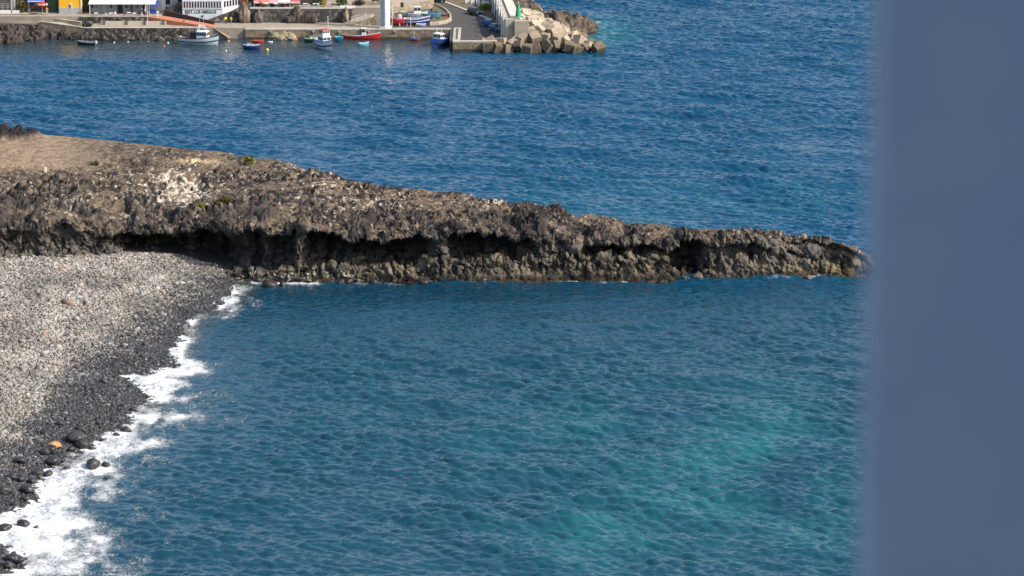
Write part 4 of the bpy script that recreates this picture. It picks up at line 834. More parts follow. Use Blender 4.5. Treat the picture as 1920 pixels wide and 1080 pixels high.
# concrete cubes
def cube_me(s, seed):
    b = MB(); r = random.Random(seed); h = s/2; b.box(-h*r.uniform(.9,1.2), h, -h, h*r.uniform(.9,1.1), -h*r.uniform(.7,1), h)
    me_o = b.build('concrete_block', None, None, bevel=.07); me = me_o.data; bpy.data.objects.remove(me_o); return me
def hole_shade_me(s):
    b = MB(); h = s/2; b.lathe([(.26,h-.02),(.26,h+.015)], 12); o = b.build('hole_shade'); me = o.data; bpy.data.objects.remove(o); return me
M_CUBE = [mat('cube_pale', (.48,.40,.30), (.27,.22,.165), 1.1, .92, .05, 3), mat('cube_mid', (.36,.295,.215), (.21,.17,.125), 1.0, .92, .05, 3), mat('cube_wet', (.20,.155,.105), (.075,.06,.045), .9, .85, .05, 3)]
cms = [[], [], []]
for mi in range(3):
    for k in range(4):
        me = cube_me(1.95, 50+k); me.materials.append(M_CUBE[mi]); cms[mi].append(me)
hm = hole_shade_me(1.95); hm.materials.append(paint((.03,.028,.025), .9))  # flat dark disc painting the shade inside a lifting recess
OUT = [(98,1124),(90,1134),(80,1112),(65,1088),(50,1064),(40,1050),(30,1036),(20,1012),(8,1000)]
def xright(Y):
    py = 540-F*math.tan(TH-math.atan(H/Y)) if False else PX(0, Y, 1.0)[1]
    return XA(np.interp(py, [a[0] for a in OUT[::-1]], [a[1] for a in OUT[::-1]]), Y, 1)
rr_ = random.Random(5); yf0 = float(W(950, 99, 0)[1]); rub = []
row = 0; Y_ = yf0+.6
while Y_ < 742:
    xr_ = xright(Y_); xs_ = XA(905,Y_,1) if Y_ < Yf-1.6 else (xw1+1.2-(Y_-Yf)*.08 if Y_ > Yf else xw1+2.2)
    if Y_ < Yf-4: xs_ = XA(893,Y_,1)
    X_ = xs_+(.0 if row % 2 else 1.0)
    while X_ < xr_:
        z_ = min(4.1, .40*(xr_-X_)+.1, .62*(Y_-yf0)+.35)
        if X_ < xw1+.5: z_ = min(z_, 1.1+.55*row)
        sc_ = rr_.uniform(.86, 1.12)
        mi = 2 if z_ < .8 else (0 if (z_ > 2.4 or rr_.random() < .45) else 1)
        lab = ['pale sun bleached concrete cube in the upper heap of the breakwater', 'weathered tan concrete cube on the breakwater slope', 'dark wet concrete cube at the waterline of the breakwater'][mi]
        o = bpy.data.objects.new('concrete_block', cms[mi][rr_.randrange(4)]); C.objects.link(o)
        o.location = (X_+rr_.uniform(-.35,.35), Y_+rr_.uniform(-.35,.35), z_+rr_.uniform(-.35,.6))
        o.rotation_euler = (rr_.gauss(0,.5), rr_.gauss(0,.5), rr_.uniform(-.9,.9)); o.scale = (sc_,)*3
        tag(o, lab, 'concrete block', ['pale concrete cubes of the upper breakwater', 'tan concrete cubes of the breakwater slope', 'wet concrete cubes at the waterline'][mi])
        if rr_.random() < .3 and mi < 2:
            h_ = bpy.data.objects.new('lifting_hole_shade', hm); C.objects.link(h_); h_.parent = o
        rub.append((X_, Y_, z_-1.0, 2.2, 2.2)); X_ += 2.05*rr_.uniform(.9, 1.2)
    Y_ += 2.25; row += 1
rocky('breakwater_rubble', rub, 431, .35, ((.13,.105,.08),(.05,.042,.035)), .35)

# ------------------------------------------------------------ boats
def hull_mesh(L, B, D, sheer=.35, rake=.12, stern=.75, inner=None, depth_in=.45, bowp=2.2):
    ns = 17; S = []
    for i in range(ns):
        t = i/(ns-1); bw = (stern+(1-stern)*min(1, t/.35)**.8) if t < .35 else (1-((t-.35)/.65)**bowp)
        bw = max(bw, .015); zt = D*(1+sheer*max(0, (t-.35)/.65)**1.8+sheer*.25*max(0, (.3-t)/.3)**1.5); x = -L/2+L*t
        zb = -.25*D*(1-max(0, (t-.7)/.3)**2*.8)
        xr = lambda z: x+rake*L*max(0, t-.5)*2*(z/D)*.5
        S.append((x, bw*B/2, zb, zt, t))
    v = []; f = []; prof = [(0,0),(.55,.12),(.86,.45),(.96,.75),(1.,1.)]; n = len(prof); m = 2*n-1
    for x, b, zb, zt, t in S:
        ring = [(-a, c) for a, c in prof[::-1]]+prof[1:]
        for a, c in ring: z = zb+(zt-zb)*c; v.append((x+rake*L*max(0, t-.4)*c*.5, a*b, z))
    for i in range(ns-1):
        for j in range(m-1): f.append((i*m+j, (i+1)*m+j, (i+1)*m+j+1, i*m+j+1))
    f.append(tuple(range(m)))
    gun = [(v[i*m], v[i*m+m-1]) for i in range(ns)]
    return v, f, gun
def boat(name, lab, px, py, ang, L, B, D, hull, inside, rail, z0=0, cat='boat', sheer=.35, stern=.75, deck=.75, boot=None, group='boats moored in the harbour basin', thw=3, tilt=0):
    X_, Y_ = w3(px, py, z0); t = thing(name, (X_, Y_, z0), lab, cat, ang, group)
    if tilt: t.rotation_euler.x = tilt
    v, f, gun = hull_mesh(L, B, D, sheer, .12, stern)
    o = MB().add(v, f).build('hull', paint(hull, .35), t)
    # rub rail / gunwale
    r = MB(); ns = len(gun); w_ = .06+.02*B; h_ = .07+.03*D
    for side in (0, 1):
        P_ = [Vector(g[side]) for g in gun]; vs = []; fs = []
        for p_ in P_:
            s_ = 1 if p_.y > 0 else -1
            for a, c in ((.04, -h_), (.04, .05), (-w_, .05), (-w_, -h_)): vs.append((p_.x, p_.y+s_*a, p_.z+c))
        for i in range(ns-1):
            for k in range(4): fs.append((i*4+k, (i+1)*4+k, (i+1)*4+(k+1) % 4, i*4+(k+1) % 4))
        fs += [(0,1,2,3), tuple((ns-1)*4+k for k in range(4))]; r.add(vs, fs)
    r.build('gunwale', paint(rail, .45), t)
    # transom top + interior deck
    dk = MB(); vs = []; fs = []
    for g in gun: a, b_ = Vector(g[0]), Vector(g[1]); zz = a.z*deck; k_ = .90; vs += [(a.x, a.y*k_, zz), (a.x, b_.y*k_, zz), ]
    for i in range(ns-1): fs.append((2*i, 2*i+1, 2*i+3, 2*i+2))
    dk.add(vs, fs).build('deck', paint(inside, .6), t)
    for k in range(thw):
        i = 3+int(k*(ns-8)/max(1, thw-1)) if thw > 1 else 7; a = gun[i]; y_ = abs(a[0][1])*.92; MB().box(a[0][0]-.12, a[0][0]+.12, -y_, y_, a[0][2]*.86, a[0][2]*.86+.05).build('seat', paint(rail, .6), t)
    if boot: # antifouling / stripe band proud of the hull
        b2 = MB(); vs = []; fs = []; m = 9
        for i in range(ns):
            for s_ in (-1, 1):
                a, c0, c1 = v[i*m+1], v[i*m+2], v[i*m+3]
                for z_, y_ in ((.12*D, None), (.24*D, None)): pass
        # waterline strip
        for s_ in (0, 1):
            P_ = []
            for i in range(ns):
                q0 = Vector(v[i*m+(2 if s_ == 0 else 6)]); q1 = Vector(v[i*m+(1 if s_ == 0 else 7)]); yy = 1.015; P_.append((q0, q1))
            vs = []; fs = []
            for q0, q1 in P_: 
                mid_ = q0.lerp(q1, .45); s2 = -1 if s_ == 0 else 1
                vs += [(q0.x, q0.y+s2*.02, q0.z), (mid_.x, mid_.y+s2*.02, mid_.z)]
            for i in range(ns-1): fs.append((2*i, 2*i+1, 2*i+3, 2*i+2))
            b2.add(vs, fs)
        b2.build('waterline_stripe', paint(boot, .5), t)
    return t, gun
def cabin(t, x0, x1, w, z0, z1, col, roofc, nwin=3, front=2, slope=.15):
    o = MB().add([(x0,-w/2,z0),(x1,-w/2,z0),(x1,w/2,z0),(x0,w/2,z0),(x0,-w/2,z1),(x1-slope,-w/2,z1),(x1-slope,w/2,z1),(x0,w/2,z1)], [(0,3,2,1),(4,5,6,7),(0,1,5,4),(1,2,6,5),(2,3,7,6),(3,0,4,7)]).build('cabin', paint(col, .5), t, bevel=.02)
    MB().box(x0-.12, x1-slope+.15, -w/2-.1, w/2+.1, z1, z1+.09).build('roof', paint(roofc, .5), o)
    hh = z1-z0; L = (x1-x0-slope)/nwin
    for s_ in (-1, 1):
        for k in range(nwin):
            a = x0+.08+k*L; MB().box(a, a+L-.1, s_*(w/2)-.015, s_*(w/2)+.02, z0+hh*.5, z0+hh*.88).build('window', glass(), o)
    for k in range(front):
        a = -w/2+.08+k*(w-.1)/front; MB().add([(x1-slope*.5+.02, a, z0+hh*.5), (x1-slope*.5+.02, a+(w-.1)/front-.1, z0+hh*.5), (x1-slope*.88+.03, a+(w-.1)/front-.1, z0+hh*.88), (x1-slope*.88+.03, a, z0+hh*.88)], [(0,1,2,3)]).build('window', glass(), o)
    return o
def mast(t, x, y, z0, h, r=.04, c=(.75,.72,.65)): MB().tube((x,y,z0), (x,y,z0+h), r, r*.7, 6).build('mast', paint(c), t)
# dark dinghy, bow left
t, g = boat('rowing_boat', 'small black dinghy with a white outboard floating alone near the left shore', 162, 84, R(176), 3.7, 1.5, .62, (.02,.022,.03), (.10,.11,.13), (.25,.27,.32), deck=.7)
ob = MB().box(-2.25,-1.9,-.18,.18,.25,.85).build('outboard_motor', paint((.75,.75,.77), .4), t, bevel=.04); MB().box(-2.15,-2.02,-.06,.06,-.5,.25).build('motor_leg', paint((.1,.1,.1)), ob)
# big white fishing boat, bow right toward us a little
t, g = boat('fishing_boat', 'largest white fishing boat with pale blue hull and dark sheer stripe, bow to the right', 373, 83, R(-14), 8.3, 2.7, 1.35, (.55,.64,.70), (.35,.33,.30), (.03,.035,.045), sheer=.55, boot=(.06,.05,.06), deck=.8, thw=0)
cb = cabin(t, -.2, 2.1, 1.7, 1.15, 2.75, (.78,.80,.82), (.8,.8,.78), 4, 3)
MB().box(-1.7, -.25, -.85, .85, 1.15, 2.55).build('canopy', paint((.02,.022,.035), .8), t, bevel=.05)
MB().box(-3.9, -1.9, -.9, .9, 1.12, 1.32).build('fish_hatch', paint((.45,.15,.10), .7), t, bevel=.03)
arch = MB()
for s_ in (-1,1): arch.tube((-.1,s_*.7,2.8), (.15,s_*.6,3.9), .09, .08, 8); arch.tube((1.6,s_*.6,2.8), (1.2,s_*.5,3.8), .06, .06, 8)
arch.tube((.15,-.6,3.9), (.15,.6,3.9), .09, .09, 8).tube((.15,.6,3.9), (1.2,.5,3.8), .07, .07, 8).tube((.15,-.6,3.9), (1.2,-.5,3.8), .07, .07, 8)
arch.build('gear_arch', paint((.80,.80,.79)), t); mast(t, .2, .2, 3.9, 1.7, .035); mast(t, 1.1, 0, 3.8, 2.3, .03)
for s_ in (-1, 1):
    MB().tube((2.3,s_*.8,1.5),(4.1,s_*.15,2.5), .03, n=5).build('bow_rail', paint((.7,.7,.7)), t)
text('TENERIFE'[:0] or '3 6 2 1', 'registration', paint((.05,.08,.12), .7), t, (.7, -1.22, .55), .5, rot=(math.pi/2, 0, R(8)), sx=.9)
# dinghies by the yellow buoy
t, g = boat('rowing_boat', 'small boat with green inside, white rim and dark blue hull beside the yellow buoy', 473, 92, R(-28), 3.6, 1.9, .85, (.03,.07,.25), (.03,.28,.12), (.80,.80,.78), stern=.85, deck=.72)
t, g = boat('rowing_boat', 'small red dinghy just behind the green and white one', 484, 81, R(-12), 2.3, 1.3, .55, (.5,.03,.03), (.50,.04,.04), (.6,.10,.08), stern=.85, deck=.6)
t, g = boat('rowing_boat', 'tiny white tender floating right of the red dinghy', 507, 80, R(10), 1.0, .5, .2, (.7,.72,.74), (.5,.5,.52), (.75,.75,.76), thw=0)
# green boat behind white boat
t, g = boat('fishing_boat', 'dark green boat with bright green deck half hidden behind the white and blue boat', 586, 78, R(4), 3.4, 1.7, .8, (.015,.06,.04), (.03,.35,.12), (.6,.62,.58), boot=None, thw=1)
MB().box(-1.5,-.6,-.6,.6,.7,1.35).build('wheelhouse', paint((.02,.07,.05), .5), t, bevel=.05)
# white boat with red topped wheelhouse, bow toward us right
t, g = boat('fishing_boat', 'white boat with blue deck edge and a red roofed two tier wheelhouse', 609, 91, R(-58), 5.8, 2.5, 1.5, (.72,.74,.80), (.10,.25,.55), (.10,.20,.50), sheer=.5, boot=(.03,.03,.05), deck=.9, thw=0)
c1 = cabin(t, -1.2, 1.1, 1.9, 1.3, 2.5, (.80,.80,.80), (.78,.78,.78), 3, 2)
c2 = cabin(t, -.85, .8, 1.6, 2.62, 3.95, (.80,.80,.80), (.60,.05,.04), 3, 3); mast(t, -1.3, .5, 1.2, 3.1, .03)
MB().tube((-2.6,-.3,1.1),(-3.6,-.9,.7),.16,n=8).build('rolled_net', paint((.15,.45,.70), .8), t)
t, g = boat('rowing_boat', 'bright sky blue dinghy tied behind the white and blue boat', 637, 77, R(-60), 2.5, 1.3, .8, (.10,.45,.68), (.12,.5,.72), (.35,.62,.75), deck=.7, thw=1)
# long red boat
t, g = boat('fishing_boat', 'long red wooden boat with white rail and small white wheelhouse, bow to the right', 676, 73, R(-4), 8.2, 2.0, .85, (.50,.03,.025), (.45,.42,.45), (.62,.60,.62), sheer=.75, stern=.3, deck=.8, thw=2)
cabin(t, .3, 1.2, .9, .7, 2.25, (.80,.80,.80), (.80,.80,.78), 1, 1); mast(t, .3, 0, 2.25, 1.5, .035); MB().box(-.9,.3,-.6,.6,.7,.95).build('hatch', paint((.06,.10,.35), .6), t, bevel=.02)
t, g = boat('rowing_boat', 'light blue rowing dinghy floating in front of the long red boat', 682, 87, R(20), 2.1, 1.15, .7, (.10,.30,.42), (.05,.12,.2), (.40,.68,.78), deck=.6, thw=2)
t, g = boat('rowing_boat', 'small dinghy with blue stern and red bow under the quay wall', 779, 76, R(-5), 2.0, .9, .5, (.42,.04,.05), (.12,.22,.45), (.10,.2,.45), sheer=.3, thw=1); mast(t, -.3, 0, .4, 1.9, .04)
# blue boat in the corner
t, g = boat('fishing_boat', 'dark blue boat with a white wheelhouse moored in the quay corner, bow towards the basin', 822, 86, R(-122), 5.0, 2.9, 1.5, (.015,.05,.20), (.35,.25,.25), (.03,.10,.35), sheer=.35, boot=(.01,.02,.05), deck=.85, thw=0, stern=.9)
cabin(t, -.9, .6, 1.75, 1.1, 2.55, (.80,.79,.79), (.80,.80,.80), 2, 3); mast(t, -.4, .5, 2.6, 1.0, .06); mast(t, .1, -.3, 2.6, 1.2, .08, (.8,.8,.8))
t, g = boat('rowing_boat', 'dark dinghy in the shade between the blue boat and the quay corner', 842, 82, R(200), 2.2, 1.2, .55, (.05,.05,.06), (.14,.13,.13), (.3,.28,.28), thw=1)
# boats laid up on the hard
def cradle(t, L, D):
    for x in (-L*.25, L*.22): MB().box(x-.08, x+.08, -.7, .7, -.55, .12).build('cradle', paint((.5,.48,.45), .8), t, bevel=.01)
    o = t; o.location.z += .45
LG = 'boats laid up on the hard'
t, g = boat('wooden_boat', 'red hulled wooden boat with a white box at its stern, leftmost on the hard', 742, 48, R(172), 3.6, 1.6, 1.1, (.52,.03,.05), (.3,.28,.28), (.65,.3,.32), z0=ZQ, group=LG, stern=.6, sheer=.5, thw=0); cradle(t, 3.6, 1); MB().box(-1.2,-.6,-.35,.35,.8,1.9).build('locker', paint((.8,.8,.8)), t, bevel=.02)
t, g = boat('wooden_boat', 'big navy blue open boat with white band and light blue gear, nearest on the hard', 777, 47, R(5), 6.4, 2.1, .95, (.03,.05,.22), (.45,.40,.36), (.62,.64,.72), z0=ZQ, group=LG, stern=.5, sheer=.55, thw=2, boot=(.7,.68,.66)); cradle(t, 6.4, 1); MB().box(-.2,.9,-.6,.6,.7,1.15).build('blue_crate', paint((.05,.3,.65)), t, bevel=.03); MB().box(-1.1,-.6,-.4,.4,.7,1.05).build('orange_crate', paint((.6,.3,.05)), t, bevel=.03)
t, g = boat('wooden_boat', 'light blue open boat behind the navy one, its bow to the left', 764, 35, R(165), 3.4, 1.5, .8, (.55,.52,.42), (.08,.40,.65), (.55,.62,.6), z0=ZQ, group=LG, thw=1); cradle(t, 3.4, 1)
t, g = boat('wooden_boat', 'boat with a tall grey white wheelhouse standing behind the navy boat', 783, 36, R(10), 4.2, 1.8, .9, (.40,.38,.36), (.3,.3,.3), (.6,.6,.6), z0=ZQ, group=LG, thw=0); cradle(t, 4.2, 1); cabin(t, -.9, .7, 1.4, .8, 2.2, (.72,.72,.70), (.62,.62,.6), 2, 2)
t, g = boat('wooden_boat', 'long pale blue boat tilted on its side near the curved wall', 808, 37, R(-28), 4.6, 1.7, .85, (.18,.42,.52), (.10,.30,.42), (.30,.52,.60), z0=ZQ, group=LG, thw=2); cradle(t, 4.6, 1)
t, g = boat('wooden_boat', 'narrow dark blue boat lying just behind the long pale blue one', 806, 29, R(-28), 3.8, 1.2, .8, (.02,.09,.25), (.1,.2,.35), (.1,.25,.45), z0=ZQ, group=LG, thw=2)
t, g = boat('wooden_boat', 'small red and blue boat on the dry grass inside the curved wall', 824, 33, R(-22), 3.6, 1.3, .8, (.48,.03,.04), (.25,.04,.08), (.2,.4,.6), z0=ZQ, group=LG, thw=1)
t, g = boat('wooden_boat', 'little white and lilac tender lying beside the navy boat', 789, 49, R(-10), 2.0, .8, .45, (.45,.42,.62), (.6,.58,.7), (.8,.8,.82), z0=ZQ, group=LG, thw=0)

# buoys
def buoy(px, py, r, c, lab, pole=False):
    X_, Y_ = w3(px, py+1, 0); t = thing('buoy', (X_, Y_, 0), lab, 'buoy', group='mooring buoys in the basin')
    MB().lathe([(r*.05,-r*.7),(r*.6,-r*.5),(r*.95,0),(r*.95,r*.35),(r*.6,r*.9),(r*.1,r*1.15)], 12).build('float', paint(c, .4), t, smooth=True)
    MB().lathe([(r*.16,r*1.1),(r*.16,r*1.5)], 6).build('ring', paint((.2,.2,.2)), t)
for b_ in ((501,93,.33,(.75,.68,.03),'yellow buoy, the largest, in front of the quay'),(240,78,.2,(.8,.8,.8),'white buoy below the dark posts, leftmost of the white ones'),(277.5,78,.2,(.8,.8,.8),'white buoy halfway between the left shore and the fishing boat'),
           (315,80,.2,(.8,.8,.8),'white buoy nearest the stern of the large fishing boat'),(308,86,.2,(.75,.2,.08),'orange buoy left of the fishing boat stern'),(319,87,.14,(.03,.03,.03),'small black float near the orange buoy'),
           (428.5,77,.26,(.85,.3,.12),'orange buoy off the bow of the large fishing boat'),(424,95,.2,(.8,.82,.85),'white buoy in open water below the bow of the fishing boat'),(214,79,.18,(.8,.8,.8),'small white buoy right of the black dinghy'),(179,83,.22,(.8,.8,.8),'white float touching the black dinghy outboard'),(117,71,.2,(.8,.8,.8),'white float at the foot of the dark left rocks')): buoy(*b_)
# poles
for i, (px_, py0, h_, lab) in enumerate(((276.5,47,4.4,'thin white lamp post on the walkway by the cafe'),(615,50,2.1,'thin grey pole at the quay behind the red roofed boat'),(770,50,1.8,'short white pole in front of the laid up boats'))):
    X_, Y_ = w3(px_, py0, 2.25); t = thing('lamp_post', (X_, Y_, 2.2), lab, 'post'); MB().tube((0,0,0),(0,0,h_),.07,.05,6).build('shaft', paint((.7,.7,.7)), t); MB().lathe([(.14,0),(.14,.12)], 8).build('base', paint((.4,.4,.4)), t)
    MB().lathe([(.09,h_),(.12,h_+.08),(.05,h_+.16)], 8).build('head', paint((.75,.75,.72)), t)
# gangway by the fishing boat bow
t = thing('gangway', (*w3(425,72,0), 0), 'wooden gangway sloping from the quay to the water right of the large fishing boat', 'gangway', R(0))
MB().prism([(-2.6,-.2),(.4,-1.2),(.9,-.4),(-2.1,.8)], [2.0,.2,.2,2.0], [2.15,.35,.35,2.15]).build('deck_planks', paint((.28,.20,.12), .8), t)
for s_ in ((-2.6,-.2,.4,-1.2), (-2.1,.8,.9,-.4)): MB().tube((s_[0],s_[1],2.9),(s_[2],s_[3],1.1),.05,n=6).build('handrail', paint((.4,.35,.3)), t)

# ------------------------------------------------------------ cars
def car(lab, px, py, ang, body, z=ZQ, L=4.2, Wd=1.8, Hh=1.5):
    X_, Y_ = w3(px, py, z); t = thing('parked_car', (X_, Y_, z), lab, 'car', ang, 'cars near the breakwater')
    prof = [(-L/2,.32),(-L/2+.05,.85),(-L/2+.35,.98),(-L/2+.75,Hh),(.25,Hh),(.95,.98),(L/2-.1,.82),(L/2,.55),(L/2-.05,.3)]
    def ext(prof, w0, w1, zsplit=.95):
        vs = []; n = len(prof)
        for s_ in (-1, 1):
            for x, z_ in prof: ww = w0 if z_ < zsplit+.05 else w1; vs.append((x, s_*ww/2, z_))
        return vs, [tuple(range(n)), tuple(range(2*n-1, n-1, -1))]+[(i, n+i, n+(i+1) % n, (i+1) % n) for i in range(n)]
    v, f = ext(prof, Wd, Wd-.35); o = MB().add(v, f).build('body', paint(body, .25), t, bevel=.03)
    for s_ in (-1, 1):
        a = (Wd/2-.09)
        MB().add([(-L/2+.5,s_*(Wd/2-.02),1.0),(.75,s_*(Wd/2-.02),1.0),(.2,s_*(Wd/2-.165),Hh-.07),(-L/2+.8,s_*(Wd/2-.165),Hh-.07)], [(0,1,2,3)]).build('side_window', glass(), t)
    MB().add([(.97,-Wd/2+.12,1.01),(.97,Wd/2-.12,1.01),(.29,Wd/2-.25,Hh-.04),(.29,-Wd/2+.25,Hh-.04)], [(0,1,2,3)]).build('windscreen', glass(), t)
    MB().add([(-L/2+.34,-Wd/2+.12,1.02),(-L/2+.34,Wd/2-.12,1.02),(-L/2+.7,Wd/2-.25,Hh-.05),(-L/2+.7,-Wd/2+.25,Hh-.05)], [(0,1,2,3)]).build('rear_window', glass(), t)
    for x in (-L/2+.8, L/2-.8):
        for s_ in (-1, 1):
            wh = MB().tube((x,s_*(Wd/2-.2),.32),(x,s_*(Wd/2+.02),.32),.32,n=14).build('wheel', paint((.02,.02,.02), .8), t)
            MB().tube((x,s_*(Wd/2+.02),.32),(x,s_*(Wd/2+.035),.32),.18,n=10).build('rim', paint((.45,.45,.46), .3), wh)
    for s_ in (-1, 1):
        MB().box(L/2-.1, L/2+.012, s_*.62-.2, s_*.62+.2, .6, .78).build('headlight', paint((.8,.8,.8), .1), t, bevel=.02); MB().box(-L/2-.012, -L/2+.1, s_*.68-.12, s_*.68+.12, .65, .9).build('tail_light', paint((.4,.02,.02), .3), t)
    return t
car('dark grey car driving on the road beside the white kerb', 891, 27, R(-60), (.025,.03,.045))
car('blue car parked in the shade of the breakwater wall', 919, 50, R(-52), (.02,.07,.28))
car('blue grey car parked lower in the shadow of the breakwater wall', 931, 58, R(-60), (.04,.09,.20))
car('dark car at the upper road, cut by the top of the frame', 818, 4, R(0), (.02,.02,.03))

# ------------------------------------------------------------ people
def body_mesh(pose=0):
    me = bpy.data.meshes.new('body'); s = .16*(1 if pose == 0 else -1)
    V_ = [(0,0,.95),(0,0,1.15),(0,0,1.38),(0,0,1.5),(0,-.01,1.6),(0,-.02,1.70),
          (-.1,0,.9),(-.11,-s,.5),(-.11,-s+.05 if s > 0 else -s+.05,.07),(-.11,-s-.13,.03),
          (.1,0,.9),(.11,s,.5),(.11,s+.04,.07),(.11,s-.13,.03),
          (-.19,0,1.42),(-.26,s*.5,1.15),(-.25,-s*.2-.05,.9),(-.25,-s*.3-.07,.8),
          (.19,0,1.42),(.26,-s*.5,1.15),(.25,s*.2-.05,.9),(.25,s*.3-.07,.8)]
    E_ = [(0,1),(1,2),(2,3),(3,4),(4,5),(0,6),(6,7),(7,8),(8,9),(0,10),(10,11),(11,12),(12,13),(2,14),(14,15),(15,16),(16,17),(2,18),(18,19),(19,20),(20,21)]
    me.from_pydata(V_, E_, []); o = bpy.data.objects.new('b', me); C.objects.link(o); m_ = o.modifiers.new('s', 'SKIN'); m2 = o.modifiers.new('u', 'SUBSURF'); m2.levels = 1; m2.render_levels = 1
    rad = [.15,.13,.15,.06,.09,.08,.09,.065,.045,.04,.09,.065,.045,.04,.06,.045,.035,.03,.06,.045,.035,.03]
    for i, r in enumerate(rad): me.skin_vertices[0].data[i].radius = (r, r)
    me.skin_vertices[0].data[0].use_root = True
    bpy.context.view_layer.update(); ev = o.evaluated_get(bpy.context.evaluated_depsgraph_get()); q_ = bpy.data.meshes.new_from_object(ev); bpy.data.objects.remove(o)
    return q_
BODY = [body_mesh(0), body_mesh(1)]
SKIN = paint((.42,.24,.16), .6)
def zrange_mesh(src, z0, z1, grow, maxx=9):
    bm = bmesh.new(); bm.from_mesh(src); dl = [f for f in bm.faces if not all(z0 <= v.co.z <= z1 and abs(v.co.x) < maxx for v in f.verts)]
    bmesh.ops.delete(bm, geom=dl, context='FACES'); bm.normal_update()
    for v in bm.verts: v.co += v.normal*grow
    me = bpy.data.meshes.new('cl'); bm.to_mesh(me); bm.free(); return me
def person(px, py, z, ang, shirt, trousers, hair, lab, pose=0, Y=None):
    X_, Y_ = w3(px, py, z)
    if Y: Y_ = Y; X_ = XA(px, Y, z)
    t = thing('person', (X_, Y_, z), lab, 'person', ang, None); src = BODY[pose]
    o = link('body', src.copy(), None, t, True); o.data.materials.clear(); o.data.materials.append(SKIN)
    link('shirt', zrange_mesh(src, .98, 1.5, .018), paint(shirt, .8), t, True); link('trousers', zrange_mesh(src, .12, 1.02, .016, .23), paint(trousers, .8), t, True)
    link('hair', zrange_mesh(src, 1.64, 2, .02), paint(hair, .9), t, True)
person(295.5, 34, PZ, 0, (.8,.8,.8), (.75,.75,.74), (.05,.04,.03), 'person all in white walking at the top of the red ramp')
person(423, 55, ZQ+.15, .6, (.75,.62,.04), (.05,.05,.06), (.04,.03,.03), 'person in a yellow shirt and dark trousers, the left one of two on the quay', 0, YQ+5.5)
person(433, 55, ZQ+.15, -.4, (.75,.62,.05), (.25,.23,.24), (.04,.03,.03), 'person in a yellow shirt and grey trousers, the right one of two on the quay', 1, YQ+5.3)
person(266, 31, PZ, 1.3, (.02,.02,.02), (.6,.6,.6), (.6,.58,.55), 'person in a black top and pale trousers standing at the end of the cafe terrace')
person(272, 30, PZ, -1, (.8,.8,.8), (.02,.02,.03), (.05,.04,.03), 'person in a white shirt and dark trousers beside the verandah post', 1)
person(20, 19, PZ, .5, (.7,.7,.7), (.03,.03,.03), (.03,.03,.03), 'person in black and white behind the white parapet at far left')
person(88, 28, PZ, .2, (.65,.22,.10), (.5,.45,.4), (.1,.07,.05), 'person in an orange top beside the ramp under the red parasol')
person(490, 15, ZT, .2, (.7,.25,.12), (.1,.1,.1), (.05,.04,.03), 'person in an orange top at the terrace edge under the faded red awning', 0, Yt+2)
person(60, 22, PZ, .2, (.1,.1,.12), (.1,.1,.1), (.05,.04,.03), 'person in dark clothes on the cafe terrace left of the red parasol')
# parasol, tables, chairs
X_, Y_ = w3(80, 27, PZ); t = thing('parasol', (X_, Y_, PZ), 'red parasol with white marks over the cafe terrace', 'parasol')
MB().tube((0,0,0),(0,0,2.7),.04,n=6).build('pole', paint((.7,.7,.7)), t); MB().lathe([(.3,0),(.3,.1)], 10).build('base', paint((.4,.4,.4)), t)
cn = MB().lathe([(1.35,2.0),(.7,2.5),(.03,2.85)], 8).build('canopy', paint((.65,.02,.05), .8), t)
mm = MB()
for a in range(8): c0 = a*math.pi/4+.4; mm.box(-.22,.22,-.02,.02,-.1,.1, Matrix.Translation((1.06*math.cos(c0),1.06*math.sin(c0),2.26))@Matrix.Rotation(c0+math.pi/2,4,'Z')@Matrix.Rotation(-.65,4,'X'))
mm.build('white_print', paint((.8,.8,.8), .8), cn)
def table(px, py, z, lab, c=(.8,.8,.8), Y=None):
    X_, Y_ = w3(px, py, z)
    if Y: Y_ = Y; X_ = XA(px, Y, z)
    t = thing('cafe_table', (X_, Y_, z), lab, 'table', group='cafe tables'); MB().box(-.42,.42,-.42,.42,.71,.76).build('tabletop', paint(c, .6), t, bevel=.01); MB().tube((0,0,0),(0,0,.71),.05,n=6).build('leg', paint((.3,.3,.3)), t); MB().lathe([(.25,0),(.2,.04)], 8).build('foot', paint((.3,.3,.3)), t)
def chair(px, py, z, rz, lab, c, Y=None):
    X_, Y_ = w3(px, py, z)
    if Y: Y_ = Y; X_ = XA(px, Y, z)
    t = thing('cafe_chair', (X_, Y_, z), lab, 'chair', rz, 'cafe chairs'); MB().box(-.22,.22,-.22,.22,.43,.47).build('seat', paint(c, .6), t); MB().box(-.22,.22,.19,.23,.47,.9).build('backrest', paint(c, .6), t)
    for a in (-.19,.19):
        for b in (-.19,.19): MB().tube((a,b,0),(a,b,.43),.02,n=5).build('leg', paint(c, .6), t)
TL = ['white table at the left end of the verandah terrace', 'white table before the dark doorway', 'white table right of the doorway', 'white table below the blue windbreak']
for i, (px_, py_) in enumerate(((180,31),(208,31),(242,30),(252,31))): table(px_, py_, PZ, TL[i])
for i, px_ in enumerate((174, 188, 199, 216, 233, 260)): chair(px_, 30, PZ, i*1.1, ['dark chair nearest the left verandah post','dark chair right of the leftmost white table','white chair between two white tables','white chair before the dark doorway','dark chair right of the dark doorway','dark chair at the right end of the terrace'][i], (.75,.75,.75) if i in (2,3) else (.05,.05,.06))
for i, (px_, c_) in enumerate(((500,(.7,.7,.68)),(517,(.8,.8,.78)),(535,(.3,.25,.2)),(572,(.82,.82,.8)),(590,(.82,.82,.8)))): table(px_, 14, ZT, ['grey table under the faded red awning','white table under the pink awning','brown table under the white awning','white table right of the awnings','white table farthest right on the terrace'][i], c_, Yt+1.9)
